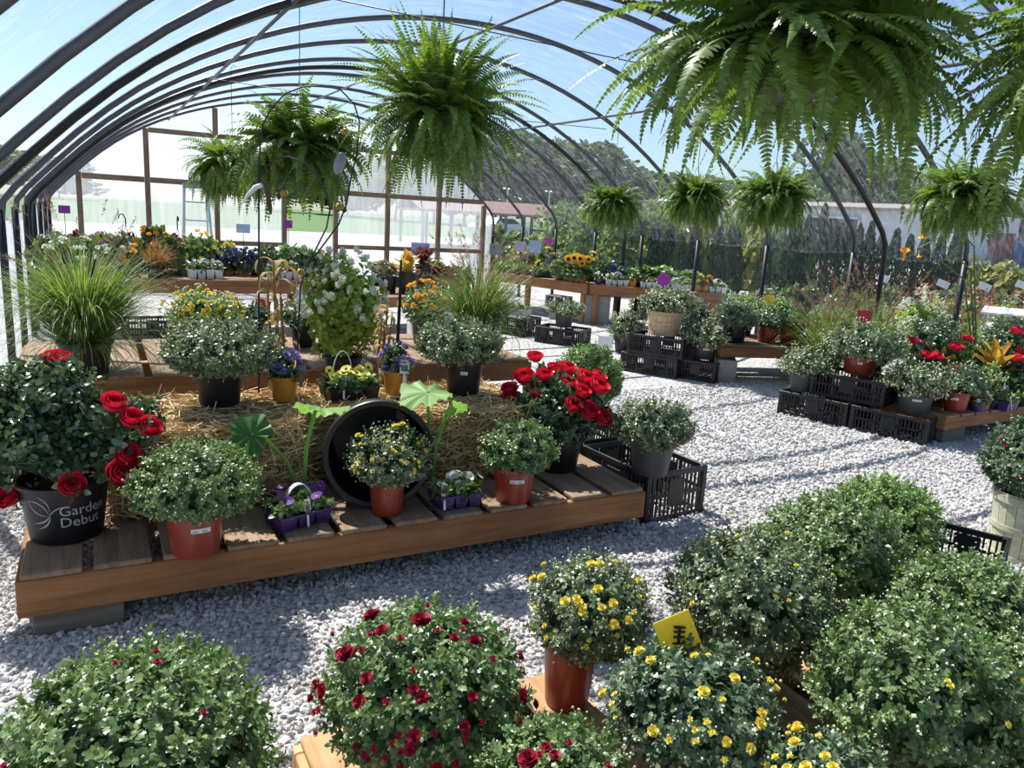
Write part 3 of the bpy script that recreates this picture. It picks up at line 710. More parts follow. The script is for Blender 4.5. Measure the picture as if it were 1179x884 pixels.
def crate(label, p, rz, Lc=.60, Wc=.40, Hc=.20, group=None):
    key = (Lc, Wc, Hc)
    if key not in CR:
        def panel(Ln):
            c = [box(-Ln/2, Ln/2, -.006, .006, Hc-.03, Hc, .003), box(-Ln/2, Ln/2, -.006, .006, 0, .028, .003), box(-Ln/2, Ln/2, -.004, .004, Hc*.48, Hc*.56, .002)]
            nb = int(Ln/.028)
            for k in range(nb+1):
                x = -Ln/2+.008+(Ln-.016)*k/nb; w_ = .0042 if k % 6 else .011
                c.append(box(x-w_, x+w_, -.004, .004, .02, Hc-.02))
            c.append(box(-.055, .055, -.005, .005, Hc*.3, Hc*.82, .002))
            return c
        cs = []
        for k in range(9):
            x = -Lc/2+.02+(Lc-.04)*k/8; cs.append(box(x-.006, x+.006, -Wc/2+.012, Wc/2-.012, .004, .012))
        for k in range(7):
            y = -Wc/2+.02+(Wc-.04)*k/6; cs.append(box(-Lc/2+.012, Lc/2-.012, y-.006, y+.006, .002, .010))
        CR[key] = tuple(tomesh(n, c, M['black_pot'], False) for n, c in (('side_panel', panel(Lc-.03)), ('end_panel', panel(Wc-.03)), ('base', cs),
                        ('corner_post', [box(-.016, .016, -.016, .016, 0, Hc, .004)])))
    a, b, c, d = CR[key]; t = thing('crate', label, 'crate', p, rz, group)
    for s in (-1, 1):
        ob('side_panel', a, t, (0, s*(Wc/2-.008), 0)); ob('end_panel', b, t, (s*(Lc/2-.008), 0, 0), (0, 0, PI/2))
        for s2 in (-1, 1): ob('corner_post', d, t, (s*(Lc/2-.016), s2*(Wc/2-.016), 0))
    ob('base', c, t); return t
def crate_lid_deck(t): pass
def bale(label, x0, x1, y0, y1, z0, z1, n=2600):
    t = thing('straw_bale', label, 'straw bale', ((x0+x1)/2, (y0+y1)/2, z0))
    a, b, h = (x1-x0)/2, (y1-y0)/2, z1-z0
    obj('core', box(-a+.02, a-.02, -b+.02, b-.02, .004, h-.02, .03), M['straw_core'], t)
    face = rng.choice(3, n, p=[.45, .40, .15]); P = np.stack([rng.uniform(-a, a, n), rng.uniform(-b, b, n), rng.uniform(.01, h, n)], 1)
    s = np.where(rng.random(n) < .5, -1, 1)
    P[face == 0, 2] = h-rng.uniform(0, .03, (face == 0).sum()); P[face == 1, 1] = np.where(rng.random((face == 1).sum()) < .85, -1, 1)*(b-rng.uniform(0, .025, (face == 1).sum())); P[face == 2, 0] = s[face == 2]*(a-.01)
    D = unit(rng.normal(0, 1, (n, 3))*A3(1, .8, .45)); ln = rng.uniform(.05, .15, n)
    nrm = np.where((face == 0)[:, None], A3(0, 0, 1), np.where((face == 1)[:, None], A3(0, 1, 0), A3(1, 0, 0)))
    D = unit(D-nrm*(D*nrm).sum(1, keepdims=True)*.75); Y = unit(np.cross(D, rng.normal(size=(n, 3)))); Z = np.cross(D, Y)
    T = chunk([(-.5, -.5, 0), (0, -.5, .15), (.5, -.5, 0), (-.5, .5, 0), (0, .5, .15), (.5, .5, 0)], [(0, 1, 4, 3), (1, 2, 5, 4)])
    P[:, 2] = np.clip(P[:, 2], .03, None)
    o = obj('straw', scatter(T, D*ln[:, None], Y*.0042, Z*.012, P), M['straw'], t); o['kind'] = 'stuff'; o['label'] = 'loose golden straw strands'
    return t

# ---- front bench
bench('long low slatted bench with a brown front board, red rose pot at one end', -.29, 2.82, 0, 2.62, 1.30, .225, .17, .035, .135)
bale('straw bale beside the rose bush, black potted mum on top', -.02, .745, 3.18, 3.80, .246, .61, 3200)
bale('straw bale behind the purple tray of white pansies, black pot on top', 1.20, 1.88, 3.18, 3.80, .246, .61, 3000)
bale('straw bale behind the round black tub', .76, 1.18, 3.36, 3.84, .246, .61, 1900)
# ---- second bench behind
bench('weathered slatted bench standing behind the straw bales', -.42, 4.45, 0, 3.0, 1.15, .55, .17, .04, .12)

G = .247  # bench top
mum(226, 633, G, 155, 305, 503, 'red_pot', .103, .165, 'green mum in glossy red pot on bench, beside the black rose pot', 'green', stick=2, near=True, leaf=.020, low=.22)
mum(445, 589, G, 397, 496, 485, 'red_pot', .078, .150, 'yellow flecked mum in slim red pot in front of the round tub', 'grey', [('yellow_bud', 26, .1), ('yellow', 6, .5)], near=True, leaf=.020, low=.25)
mum(590, 574, G, 546, 642, 478, 'red_pot', .098, .165, 'green mum in red pot near the crate end of the bench', 'green', stick=2, near=True, leaf=.020, low=.25)
BT = .612
mum(253, 464, BT, 188, 325, 362, 'black_pot', .105, .16, 'big grey-green mum in black pot on the straw by the rose bush', 'grey', near=True, leaf=.024)
mum(533, 451, BT, 475, 578, 362, 'black_pot', .10, .17, 'grey-green mum in black pot on the straw by the orange pot', 'grey', near=True, leaf=.024, stick=1)

# rose bush in the printed pot
rp = at(78, 613, G); rp[2] = G; rd = depth(rp)
def rb(px, py, dd=0): return atd(px, py, rd-.10+dd)
blo = [rb(16, 447, .02), rb(64, 412, .15), rb(84, 439, .15), rb(131, 463, -.02), rb(151, 481, -.02), rb(172, 491, .0), rb(147, 524, -.06), rb(140, 545, -.08), rb(83, 558, -.14), rb(9, 571, -.02)]
rt, rpo = rose_bush(rp, .152, .225, [(-.13, .03, .16, .20, .15), (.09, .05, .18, .19, .14), (-.03, .09, .33, .18, .12), (.18, .0, .14, .13, .11), (-.22, .0, .07, .13, .13), (.02, .03, .08, .16, .07), (-.12, .16, .28, .16, .14), (.25, .05, .20, .12, .10)], blo, 'red rose bush in black pot with white lettering on the low bench', n=1250)
def wrap_text(body, size, a_c, zc, R0, tp, parent, mat):
    cu = bpy.data.curves.new('lettering', 'FONT'); cu.body = body; cu.size = size; cu.align_x = 'LEFT'; cu.space_line = .82; cu.resolution_u = 3
    to = bpy.data.objects.new('lettering_tmp', cu); COL.objects.link(to); dg = bpy.context.evaluated_depsgraph_get()
    me = bpy.data.meshes.new_from_object(to.evaluated_get(dg)); bpy.data.objects.remove(to)
    for v in me.vertices:
        x, y = v.co.x, v.co.y; z = zc+y; r = R0+tp*z+.0015; a = a_c+x/r; v.co = (r*math.sin(a), -r*math.cos(a), z)
    me.materials.clear(); me.materials.append(M[mat]); o = ob('lettering', me, parent); return o
tp_ = .152*.17/.202; R0_ = .152*.80; ca = cam_ang(rp)-.16
lt = wrap_text('Garden\nDebut', .054, ca-.03+.02, .118, R0_, tp_, rpo, 'logo'); lt['label'] = 'pale lettering reading Garden Debut'
def swoosh(pts, w):
    c = []
    P = np.array(pts, float); T = unit(np.gradient(P, axis=0)); n = np.stack([-T[:, 1], T[:, 0]], 1); k = len(P)
    ww = w*np.sin(np.linspace(.25, PI-.1, k))[:, None]; V = []
    for q in (P-n*ww, P+n*ww):
        for x, y in q: r = R0_+tp_*(.12+y)+.0015; a = ca-.12+x/r; V.append((r*math.sin(a), -r*math.cos(a), .12+y))
    return chunk(V, [(i, i+1, k+i+1, k+i) for i in range(k-1)])
def bez(a, b, c, n=14): return [tuple((1-t)**2*np.array(a)+2*t*(1-t)*np.array(b)+t*t*np.array(c)) for t in np.linspace(0, 1, n)]
obj('leaf_emblem', [swoosh(bez((-.09, .055), (-.03, .06), (-.015, .0)), .0018), swoosh(bez((-.09, .055), (-.075, .0), (-.015, .0)), .0018), swoosh(bez((-.055, .075), (-.01, .06), (-.012, .01)), .0016),
                    swoosh(bez((-.015, .0), (.0, .035), (.05, .035)), .002), swoosh(bez((-.015, .0), (-.03, -.03), (-.075, -.032)), .0028), swoosh(bez((-.012, -.002), (-.02, -.045), (-.06, -.052)), .0028)], M['logo'], rpo, smooth=False, angle=None)['label'] = 'pale leafy bird emblem beside the lettering'

# rose bush at the far end of the bench
r2 = at(640, 538, G); r2[2] = G; d2 = depth(r2)
b2 = [atd(x, y, d2-.08+dz) for x, y, dz in ((616, 410, .1), (604, 433, 0), (640, 424, .1), (627, 431, -.05), (654, 423, .05), (655, 440, -.05), (675, 435, 0), (690, 433, .05), (671, 450, -.1), (690, 444, -.05), (618, 450, -.05), (587, 447, .05), (585, 460, 0), (596, 467, -.05), (660, 466, -.14), (679, 473, -.1), (694, 480, -.06))]
rose_bush(r2, .13, .20, [(-.11, .0, .11, .16, .12), (.12, .0, .12, .17, .13), (.0, .05, .20, .19, .10), (.0, -.02, .04, .19, .10), (.20, 0, .06, .13, .1)], b2, 'rose bush crowded with red blooms at the crate end of the bench', n=1000)

# black tub lying on its side
tc = at(431, 572, G); tc = np.array([tc[0]-.0, 3.02, G])
def mk_tub():
    R = .225; t = thing('nursery_tub', 'large round black tub lying on its side against the straw', 'tub', (tc[0]-.02, 3.02, G+R+.012))
    o = obj('shell', lathe([(R*.8, -.30), (R*.82, -.30), (R*.95, -.02), (R*1.0, -.015), (R*1.045, -.005), (R*1.05, .02), (R*1.03, .028), (R*.94, .024), (R*.92, .01), (R*.78, -.285), (1e-3, -.285)], 48), M['black_pot'], t)
    o.rotation_euler = (PI/2-.06, 0, -.22); return t
mk_tub()

# pansy packs
def pack(label, p, rz, tray, cells=(3, 2), blooms=(), handle=True, cs=.058, h=.055, tagp=None, leafmat='mum_green', n=110, group=None, nh=1, leaf=.026, foll=.05):
    t = thing('pansy_pack', label, 'plant tray', p, rz, group); a, b = cells; c = []
    for i in range(a):
        for j in range(b):
            x, y = (i-(a-1)/2)*cs, (j-(b-1)/2)*cs; q0, q1 = cs*.36, cs*.485
            V = [(x+sx*q, y+sy*q, z) for q, z in ((q0, 0), (q1, h), (q1*.9, h), (q1*.88, h-.012)) for sx, sy in ((-1, -1), (1, -1), (1, 1), (-1, 1))]
            c.append(chunk(V, [(3, 2, 1, 0)]+[(4*k+e, 4*k+(e+1) % 4, 4*k+4+(e+1) % 4, 4*k+4+e) for k in range(3) for e in range(4)]))
            c.append(chunk([(x+sx*q1*.88, y+sy*q1*.88, h-.010) for sx, sy in ((-1, -1), (1, -1), (1, 1), (-1, 1))], [(0, 1, 2, 3)], 1))
    X, Y = a*cs/2, b*cs/2
    for s in (-1, 1):
        c.append(box(-X-.004, X+.004, s*Y-.004, s*Y+.004, h-.006, h+.001)); c.append(box(s*X-.004, s*X+.004, -Y, Y, h-.006, h+.001))
    obj('tray', c, [M[tray], M['soil']], t, smooth=False, angle=None)
    if handle:
        for k in range(nh):
            yy = (k-(nh-1)/2)*cs; ar = np.linspace(0, PI, 18); w2 = .011; r = cs*.98; V = []
            for q in ar:
                for o2 in (-1, 1): V.append((r*math.cos(q)*.85, yy+o2*w2, h+.03+math.sin(q)*r*1.35-.03))
            V = np.array(V); Vi = V.copy(); Vi[:, 0] *= .965; Vi[:, 2] = h+(Vi[:, 2]-h)*.965
            kk = len(ar); F = [(2*i, 2*i+1, 2*i+3, 2*i+2) for i in range(kk-1)]
            obj('handle', [chunk(V, F), chunk(Vi, F), chunk(np.vstack([V[0::2], Vi[0::2]]), [(i, i+1, kk+i+1, kk+i) for i in range(kk-1)]), chunk(np.vstack([V[1::2], Vi[1::2]]), [(i, i+1, kk+i+1, kk+i) for i in range(kk-1)])], M['white_plastic'], t)
    P = np.stack([rng.uniform(-X, X, n), rng.uniform(-Y, Y, n), h+rng.uniform(0, foll, n)], 1); Ax = unit(np.stack([P[:, 0]*3, P[:, 1]*3, np.full(n, .6)], 1)+rng.normal(0, .35, (n, 3)))
    obj('foliage', leaves_on(P, Ax, 6, leaf, OVAL, .02, .4, (-.2, .7)), M[leafmat], t)
    for kd, m in blooms:
        for k in range(m):
            put_bloom(kd, t, (random.uniform(-X, X)*1.05, random.uniform(-Y, Y)*1.1, h+foll+random.uniform(-.01, .03)), (random.uniform(-.5, .5), random.uniform(-1.2, .1), random.uniform(.4, 1)))
    if tagp: plant_tag(t, tagp, (0, 0, h*.6))
    return t
def plant_tag(parent, off, base=(0, 0, 0), w=.028, h=.05, mat='tag_white', pr=True, rz=0):
    x, y, z = off
    T = [box(-w/2, w/2, -.0008, .0008, 0, h, .0004), box(-w*.16, w*.16, -.0008, .0008, -.06, .002)]
    if pr: T += [box(-w*.36, w*.36, -.0016, -.0006, h*.18, h*.62).mat(1), box(-w*.36, w*.2, -.0016, -.0006, h*.72, h*.82).mat(1)]
    o = obj('plant_tag', T, [M[mat], M['tag_print']], parent, (x, y, z), (-.25, .08, rz), False, None); o['label'] = 'small printed plant tag'; return o
pa = at(343, 600, G); pa[2] = G
pack('purple tray of purple pansies with white hoop handle beside the red pot', pa, .30, 'purple_pot', (3, 2), [('pansy_purple', 7), ('pansy_magenta', 3)], tagp=(-.0, -.075, .065), cs=.077, h=.06, n=100, leaf=.03, foll=.055)
pb = at(524, 580, G); pb[2] = G
pack('purple tray of pale pansies with white handle between two red pots', pb, .06, 'purple_pot', (3, 2), [('pansy_white_petal', 7)], tagp=(-.085, -.06, .07), cs=.068, h=.065, n=110, leaf=.03, foll=.05)

# squash vines with big leaves
def big_leaf(R, mat, seed):
    n, m = 34, 7; V = [(0, 0, 0)]
    for j in range(1, m+1):
        for i in range(n):
            a = 2*PI*i/n; r = R*j/m*(1+.10*math.sin(5*a+seed)*(j/m)+.03*math.sin(13*a)); cut = .35*math.exp(-((abs(a-PI))/.35)**2)*(j/m)
            r *= 1-cut; V.append((r*math.cos(a), r*math.sin(a), .11*R*math.cos(10*a)*(j/m)+.35*R*(j/m)**2*(.5-.5*math.cos(2*a+seed))-.25*R*(j/m)**2))
    F = [(0, 1+i, 1+(i+1) % n) for i in range(n)]+[(1+(j-1)*n+i, 1+j*n+i, 1+j*n+(i+1) % n, 1+(j-1)*n+(i+1) % n) for j in range(1, m) for i in range(n)]
    return chunk(V, F)
def vine(label, p, lvs):
    t = thing('squash_vine', label, 'plant', p)
    for (q, R, mt, rt_) in lvs:
        d = np.array(q)-np.array(p); me = tomesh('leaf', big_leaf(R, mt, R*40), M[mt])
        o = ob('leaf', me, t, d, rt_)
        obj('stalk', tube([(0, 0, 0), d*A3(.3, .2, .6), d*A3(.8, .7, 1)-A3(0, 0, .01), d], [.010, .009, .007, .006], 8), M['squash'], t)
vp = np.array([.72, 3.10, G]); vine('broad leaved squash vine between the left bale and the tub', vp, [(atd(370, 470, 3.02), .105, 'squash', (-.15, .25, .5)), (atd(290, 500, 3.02), .085, 'squash_dark', (-1.1, -.2, 2.6))])
vp2 = np.array([1.30, 3.10, G]); vine('broad leaved squash vine climbing past the tub near the slim orange pot', vp2, [(atd(493, 452, 3.25), .125, 'squash', (-.12, .05, 2.8)), (atd(525, 470, 3.3), .05, 'squash', (-.8, .4, .2))])

# things on the straw
def potted(label, p, pot, R, H, leafmat, fr, fh, blooms, n=140, leaf=.03, name='flowering_plant', tmpl=OVAL, tagpos=None, tmat='tag_white', group=None, soilz=True):
    t = thing(name, label, 'plant', p, 0, group); ob('pot', pot_mesh(R, H, pot, .006), t); soil(t, R*.94, H-.03)
    D = dome_dir(n, -.1); P = D*A3(fr, fr, fh)*rng.uniform(.5, 1, (n, 1))+A3(0, 0, H)
    obj('foliage', leaves_on(P, unit(D+A3(0, 0, .5)), 7, leaf, tmpl, .03, .35, (0, .9)), M[leafmat], t)
    for kd, m in blooms:
        D = dome_dir(m, .15)
        for d in D: put_bloom(kd, t, d*A3(fr, fr, fh)*1.05+A3(0, 0, H), tuple(d+A3(-.1, -.5, .3)))
    if tagpos: plant_tag(t, tagpos, w=.05, h=.07, mat=tmat)
    return t
q = at(327, 460, BT); q[2] = BT
potted('square orange pot of violet flowers standing on the straw beside the cornstalks', q, 'orange_pot', .062, .115, 'rose_leaf', .075, .13, [('small_violet', 22)], 60, .03, tagpos=(.075, -.02, .12), tmat='tag_brown')
q = at(455, 452, BT); q[2] = BT
potted('orange pot of mauve flowers with a photo tag, standing above the tub', q, 'orange_pot', .062, .115, 'rose_leaf', .085, .13, [('small_violet', 10), ('small_navy', 10)], 70, .03, tagpos=(.02, -.07, .11))
q = at(402, 456, BT); q[2] = BT
pack('black pack of yellow pansies with wire hoop handles, above the round tub', q, .1, 'black_pot', (3, 2), [('pansy_yellow', 13)], handle=False, cs=.085, h=.06, n=100, leaf=.035, foll=.05, tagp=(-.06, -.08, .07))
hw = thing('wire_hoop', 'thin white wire hoop arching over the yellow pansies', 'hoop', q+A3(0, .0, 0))
ar = np.linspace(0, PI, 20); obj('arch', tube([(.05*math.cos(a), .12, .06+.14*math.sin(a)) for a in ar], .003, 6), M['white_plastic'], hw)
obj('foot', tube([(.05, .12, .001), (.05, .12, .06)], .003, 6), M['white_plastic'], hw); obj('foot', tube([(-.05, .12, .001), (-.05, .12, .06)], .003, 6), M['white_plastic'], hw)

def hydrangea(label, p, fr, fh, potR, potH, n=420, heads=60, leaf=.055, hs=.036, pot='black_pot'):
    t = thing('hydrangea', label, 'plant', p); ob('pot', pot_mesh(potR, potH, pot), t); soil(t, potR*.94, potH-.03)
    D = dome_dir(n, -.92); c0 = A3(0, 0, potH+fh*.50); P = D*A3(fr, fr, fh*.58)*rng.uniform(.55, 1.0, (n, 1))*(1+.15*np.sin(4*np.arctan2(D[:, 1], D[:, 0])+3*D[:, 2]))[:, None]+c0
    c = [leaves_on(P, unit(D+A3(0, 0, .4)), 6, leaf, OVAL, .05, .4, (-.2, .7))]; obj('foliage', c, M['hyd_leaf'], t)
    st = [tube([(0, 0, potH-.03), (x*.5, y*.5, potH+fh*.4), (x, y, z)], [.007, .005, .003], 5) for x, y, z in P[:14]]; obj('stem', st, M['stem'], t)
    hd = unit(rng.normal(size=(60, 3))); I = np.eye(3)
    X = unit(np.cross(hd, rng.normal(size=(60, 3)))); Y = np.cross(hd, X)
    nf = 34; me = tomesh('flower_head', scatter(bloom_template(4), X[:nf]*.010, Y[:nf]*.010, hd[:nf]*.010, hd[:nf]*A3(1, 1, 1.8)*hs*rng.uniform(.2, 1.4, (nf, 1))), M['white_petal'])
    D = dome_dir(heads, -.1)
    for d in D: ob('flower_head', me, t, d*A3(fr, fr, fh*.58)*1.0*(1+.15*math.sin(4*math.atan2(d[1], d[0])+3*d[2]))+c0, (random.uniform(-.5, .5), random.uniform(-.5, .5), random.uniform(0, 6)), random.uniform(.6, 1.1))
    return t
def bloom_template(n):
    a = np.arange(n)*2*PI/n; X = np.stack([np.cos(a), np.sin(a), 0*a+.15], 1); Y = np.stack([-np.sin(a), np.cos(a), 0*a], 1)
    return scatter(PETAL, X, Y*1.4, np.tile(A3(0, 0, 1), (n, 1)), np.zeros((n, 3)))
hp_ = atd(395, 440, 4.05); hy = np.array([hp_[0], hp_[1]+.0, .0])
Z2 = .572
hq = at(395, 424, Z2); hq[2] = Z2
hydrangea('tall pale hydrangea with white flower heads behind the yellow pansies', hq, .25, .54, .11, .08, 680, 95, .042, .015)

# garden stakes with bees
def bee(parent, p, s=1.0, rz=0):
    b = ob('bee', None, parent, p, (0, .5, rz), s)
    obj('body', [sphere(.022, 12, 8).scale(1.5, 1, 1), *[lathe([(.0205*math.sqrt(max(0, 1-((x-.0045)/.033)**2)), x-.0045), (.0225*math.sqrt(max(0, 1-(x/.033)**2))+.001, x-.003), (.0225*math.sqrt(max(0, 1-(x/.033)**2))+.001, x+.003)], 14).rot('Y', PI/2).mat(1) for x in (-.018, -.006, .007, .02)]], [M['bee_yellow'], M['bee_black']], b)
    obj('head', sphere(.017, 10, 7).move(.04, 0, 0), M['bee_black'], b)
    for s2 in (-1, 1):
        ar = np.linspace(0, 2*PI, 16); obj('wing', tube([(-.005+.020*math.cos(a), s2*(.026+.026*math.sin(a)), .028+.015*math.sin(a)*1) for a in ar], .0022, 5, cap=False), M['bee_black'], b)
def mk_stake():
    d = 3.62; base = at(298, 452, BT); dd = depth(base); P = lambda x, y: atd(x, y, dd)
    t = thing('garden_stake', 'black wire garden arch with yellow bees rising out of the straw', 'garden ornament', base)
    rel = lambda pts: [np.array(P(x, y))-base for x, y in pts]
    obj('pole', tube([(0, 0, 0)]+rel([(298, 330), (298, 200), (300, 160)])[0:], .0045, 7), M['black_steel'], t)
    obj('arch', tube(rel([(300, 160), (303, 143), (312, 125), (328, 108), (348, 100), (370, 98), (392, 103), (408, 120), (414, 140), (411, 175), (404, 205), (399, 235), (390, 258), (370, 285), (352, 308), (346, 330), (343, 380), (342, 440)]), .0040, 7), M['black_steel'], t)
    obj('inner_arch', tube(rel([(298, 210), (303, 195), (315, 184), (330, 180), (350, 186), (366, 203), (376, 222), (380, 240), (376, 262), (362, 290), (350, 312)]), .0038, 7), M['black_steel'], t)
    ar = np.linspace(0, 2*PI, 20); obj('ring', tube(rel([(330+11*math.cos(a), 215+12*math.sin(a)) for a in ar]), .0028, 6, cap=False), M['black_steel'], t)
    for x, y, r in ((326, 223, 2.6), (390, 238, .3), (346, 313, .2), (396, 152, 2.4)): bee(t, np.array(P(x, y))-base+A3(0, -.02, 0), .72, r)
    o = obj('glass_bird', [sphere(.05, 12, 8).scale(.55, .18, 1.1)], M['glass_bird'], t); o.location = np.array(P(391, 188))-base; o.rotation_euler = (0, .3, 0); o['label'] = 'grey glass drop hanging off the arch'
    obj('dark_drop', tube(rel([(304, 205), (308, 222), (311, 240), (312, 247)]), [.006, .012, .011, .003], 8), M['bark'], t)
    o = obj('horn', tube(rel([(278, 236), (285, 225), (294, 216), (302, 213)]), [.002, .008, .013, .012], 8), M['white_plastic'], t); o['label'] = 'curved white horn shaped piece'
mk_stake()

# dried cornstalks
def corn(label, p, H, seed, lean=.1):
    r_ = random.Random(seed); t = thing('cornstalk', label, 'plant', p)
    st = [(lean*H*k/6*math.sin(seed+k*.2), .02*math.sin(k+seed), H*k/6) for k in range(7)]
    obj('stalk', tube(st, [.011, .011, .010, .009, .008, .006, .003], 8), M['corn'], t)
    for dx in (-.035, .03): obj('stalk', tube([(dx+q[0]*.8, q[1]+dx*.5, q[2]*(.9+dx)) for q in st], [.010, .010, .009, .008, .007, .005, .003], 7), M['corn'], t)
    for k in range(22):
        z = H*(.12+.04*k); b = np.array(st[min(6, int(z/H*6))]); b[2] = z; az = r_.uniform(0, 6.28); Ln = r_.uniform(.22, .36)*H; w2 = r_.uniform(.009, .017); V = []
        e = r_.uniform(1.0, 1.35); pos = b.copy()
        for i in range(9):
            wv = w2*math.sin(PI*min(1, .25+i/9*.75)); s = A3(-math.sin(az), math.cos(az), .2*math.sin(i))
            V += [pos-s*wv, pos+s*wv]; pos = pos+A3(math.cos(az)*math.cos(e), math.sin(az)*math.cos(e), math.sin(e))*Ln/8; e -= r_.uniform(.25, .62)
        obj('leaf', chunk(V, [(2*i, 2*i+1, 2*i+3, 2*i+2) for i in range(8)]), M['corn'], t)
    return t
q = at(325, 452, BT); corn('dried cornstalk with curling tan leaves behind the violet flowers', (q[0], q[1]+.11, BT), .62, 3, .02)
q = at(452, 446, BT); corn('dried brown cornstalk behind the photo-tagged orange pot', (q[0], q[1]+.12, BT), .40, 5, .03)
tq = at(457, 408, Z2); obj_t = thing('dark_stake', 'bare dark stake standing behind the dried brown cornstalk', 'stake', (tq[0], tq[1], Z2)); obj('rod', tube([(0, 0, 0), (.01, 0, .35), (.015, .01, .62)], [.012, .011, .008], 8), M['black_steel'], obj_t)

# grasses
GR1 = grass_mesh(1500, .66, 46, .0032, 'grass', 11, 34)
GR2 = grass_mesh(900, .60, 46, .0032, 'grass', 12, 120)
GR3 = grass_mesh(600, .60, 46, .0042, 'grass', 13, 80)
BRZ = grass_mesh(300, .38, 55, .003, 'bronze', 14, 0)
q = at(100, 428, .572)
grass((q[0], q[1], Z2), GR1, 'large fountain grass behind the rose bush and lettered pot', .13, .17, .92)
q = at(545, 413, .572)
grass((q[0]+.02, q[1], Z2), GR2, 'fountain grass with purplish plumes behind the straw by the right mum', .13, .2, .92)

# mums on the back bench
mum(236, 402, Z2, 194, 281, 331, 'black_pot', .11, .16, 'mum freckled with yellow buds on the back bench, over the black potted mum', 'lime', [('yellow_far', 80, .1)])
mum(292, 398, Z2, 268, 320, 345, 'black_pot', .09, .15, 'blue-green mum half hidden behind the bee arch', 'blue')
mum(350, 398, Z2, 318, 384, 337, 'black_pot', .09, .15, 'blue-green mum between the cornstalk and the hydrangea', 'blue')
mum(489, 395, Z2, 459, 519, 323, 'black_pot', .10, .16, 'mum with a crown of gold blooms behind the dark stake', 'green', [('gold_far', 34, .35)])

# crates and pots at the end of the bench
cp = np.array([2.60, 3.19, 0]); crate('open black crate at the bench end, carrying the grey potted mum', (2.60, 3.20, 0), PI/2+.06, .56, .42, .27)
mum(748, 543, .272, 697, 798, 455, 'grey_pot', .112, .165, 'mum in a grey pot on the crate at the bench end', 'grey', near=True, leaf=.024)
crate('black crate pressed between the bench end and the far rose bush', (2.66, 3.82, 0), PI/2, .56, .42, .27)
mum(697, 480, .272, 655, 738, 393, 'black_pot', .11, .17, 'pale green mum behind the red rose blooms on a black crate', 'lime', near=True, leaf=.024, world=(2.66, 3.86))

def sign(label, p, mat, w=.11, h=.085, tall=.30, rz=0, tilt=-.1, ry=0, rnd=False, bar=False, name='price_sign'):
    t = thing(name, label, 'sign', p, rz)
    if rnd: c = lathe([(1e-3, -.0015), (w/2, -.0015), (w/2, .0015), (1e-3, .0015)], 22).rot('X', PI/2)
    else: c = box(-w/2, w/2, -.0015, .0015, -h/2, h/2, .0008)
    o = obj('panel', c, M[mat], t, (0, 0, tall), (tilt, ry, 0), False, None)
    c = [box(-.003, .003, .002, .006, 0, tall+h*.25)]
    if bar: c += [box(-w*.15, w*.15, .002, .006, tall+h*f, tall+h*(f+.035)) for f in (-.15, .0, .12, .22)]+[box(-w*.15, w*.15, -.006, -.0025, tall+h*f, tall+h*(f+.035)) for f in (-.15, .0, .12, .22)]+[box(-.003, .003, -.006, -.0025, tall-h*.5, tall+h*.25)]  # front strips imitate the stake's dark outline showing through a backlit panel
    obj('stake', c, M['black_steel'], t, smooth=False, angle=None); return t

# ================================================================== tables and everything on them
def table(label, p0, p1, Wy, z, legs=True, face=.14, slat_w=.14, gap=.012):
    d = np.array(p1)-np.array(p0); Lx = float(np.linalg.norm(d)); rz = math.atan2(d[1], d[0])
    t = thing('display_table', label, 'table', (p0[0], p0[1], 0), rz)
    board('front_board', Lx, .038, face, 'board', t, (Lx/2, .019, z-face/2)); board('back_board', Lx, .038, face, 'board', t, (Lx/2, Wy-.019, z-face/2))
    for xx in (.02, Lx-.02): board('end_board', Wy-.08, .038, face, 'board', t, (xx, Wy/2, z-face/2), PI/2)
    n = max(3, int((Wy-.08)/(slat_w+gap))); st = (Wy-.08)/n
    for k in range(n): board('slat', Lx-.08, st-gap, .022, 'slat', t, (Lx/2, .04+st*(k+.5), z-.011))
    if legs:
        k = max(2, int(Lx/1.1)+1)
        for i in range(k):
            for yy in (.07, Wy-.07):
                o = ob('leg', tomesh('leg', box(0, z-face+.03, -.04, .04, -.04, .04, .005), M['board'], False), t, (.1+(Lx-.2)*i/(k-1), yy, 0), (0, -PI/2, 0))
    return t
ZT = .70
table('long plank table of potted flowers in front of the end wall', (-.42, 8.40), (2.30, 8.42), 1.7, ZT)
ZM = .60
A0, A1, B1 = at(562, 312, ZM), at(676, 327, ZM), at(832, 338, ZM)
table('plank table along the right side carrying the sunflowers', A0[:2], A1[:2], .95, ZM, face=.15)
table('plank table of pansy packs reaching out from the cinder block pier', (A1+(B1-A1)*.02)[:2], B1[:2], .50, ZM-.002, face=.15)
def gx(px, Y, py=285):
    d = ray(px, py); return d[0]/d[1]*Y
# cinder blocks under the tables
def cblock():
    c = [box(-.195, .195, s*.085-.01, s*.085+.01, 0, .19, .004) for s in (-1, 1)]
    c += [box(x-.014, x+.014, -.076, .076, 0, .19, .003) for x in (-.181, 0, .181)]; return tomesh('block', c, M['concrete'], False)
CB = cblock()
pc = at(690, 393, 0); pc = A1+np.array([.27, .05, 0])
for k, lb in enumerate(('bottom cinder block of the pier under the right tables', 'middle cinder block of the pier under the right tables', 'top cinder block of the pier under the right tables')):
    o = ob('cinder_block', CB, None, (pc[0]-.03, pc[1]+.0, .1445*k), (0, 0, -.65), (1, 1, .76)); tag(o, lb, 'block', 'pier blocks')
q = at(655, 345, .52); o = ob('cinder_block', CB, None, (A1[0]-.02, A1[1]+.62, .27), (PI/2, 0, -1.2), (1, 1, 1)); tag(o, 'cinder block on edge showing its two holes under the table', 'block', 'pier blocks')
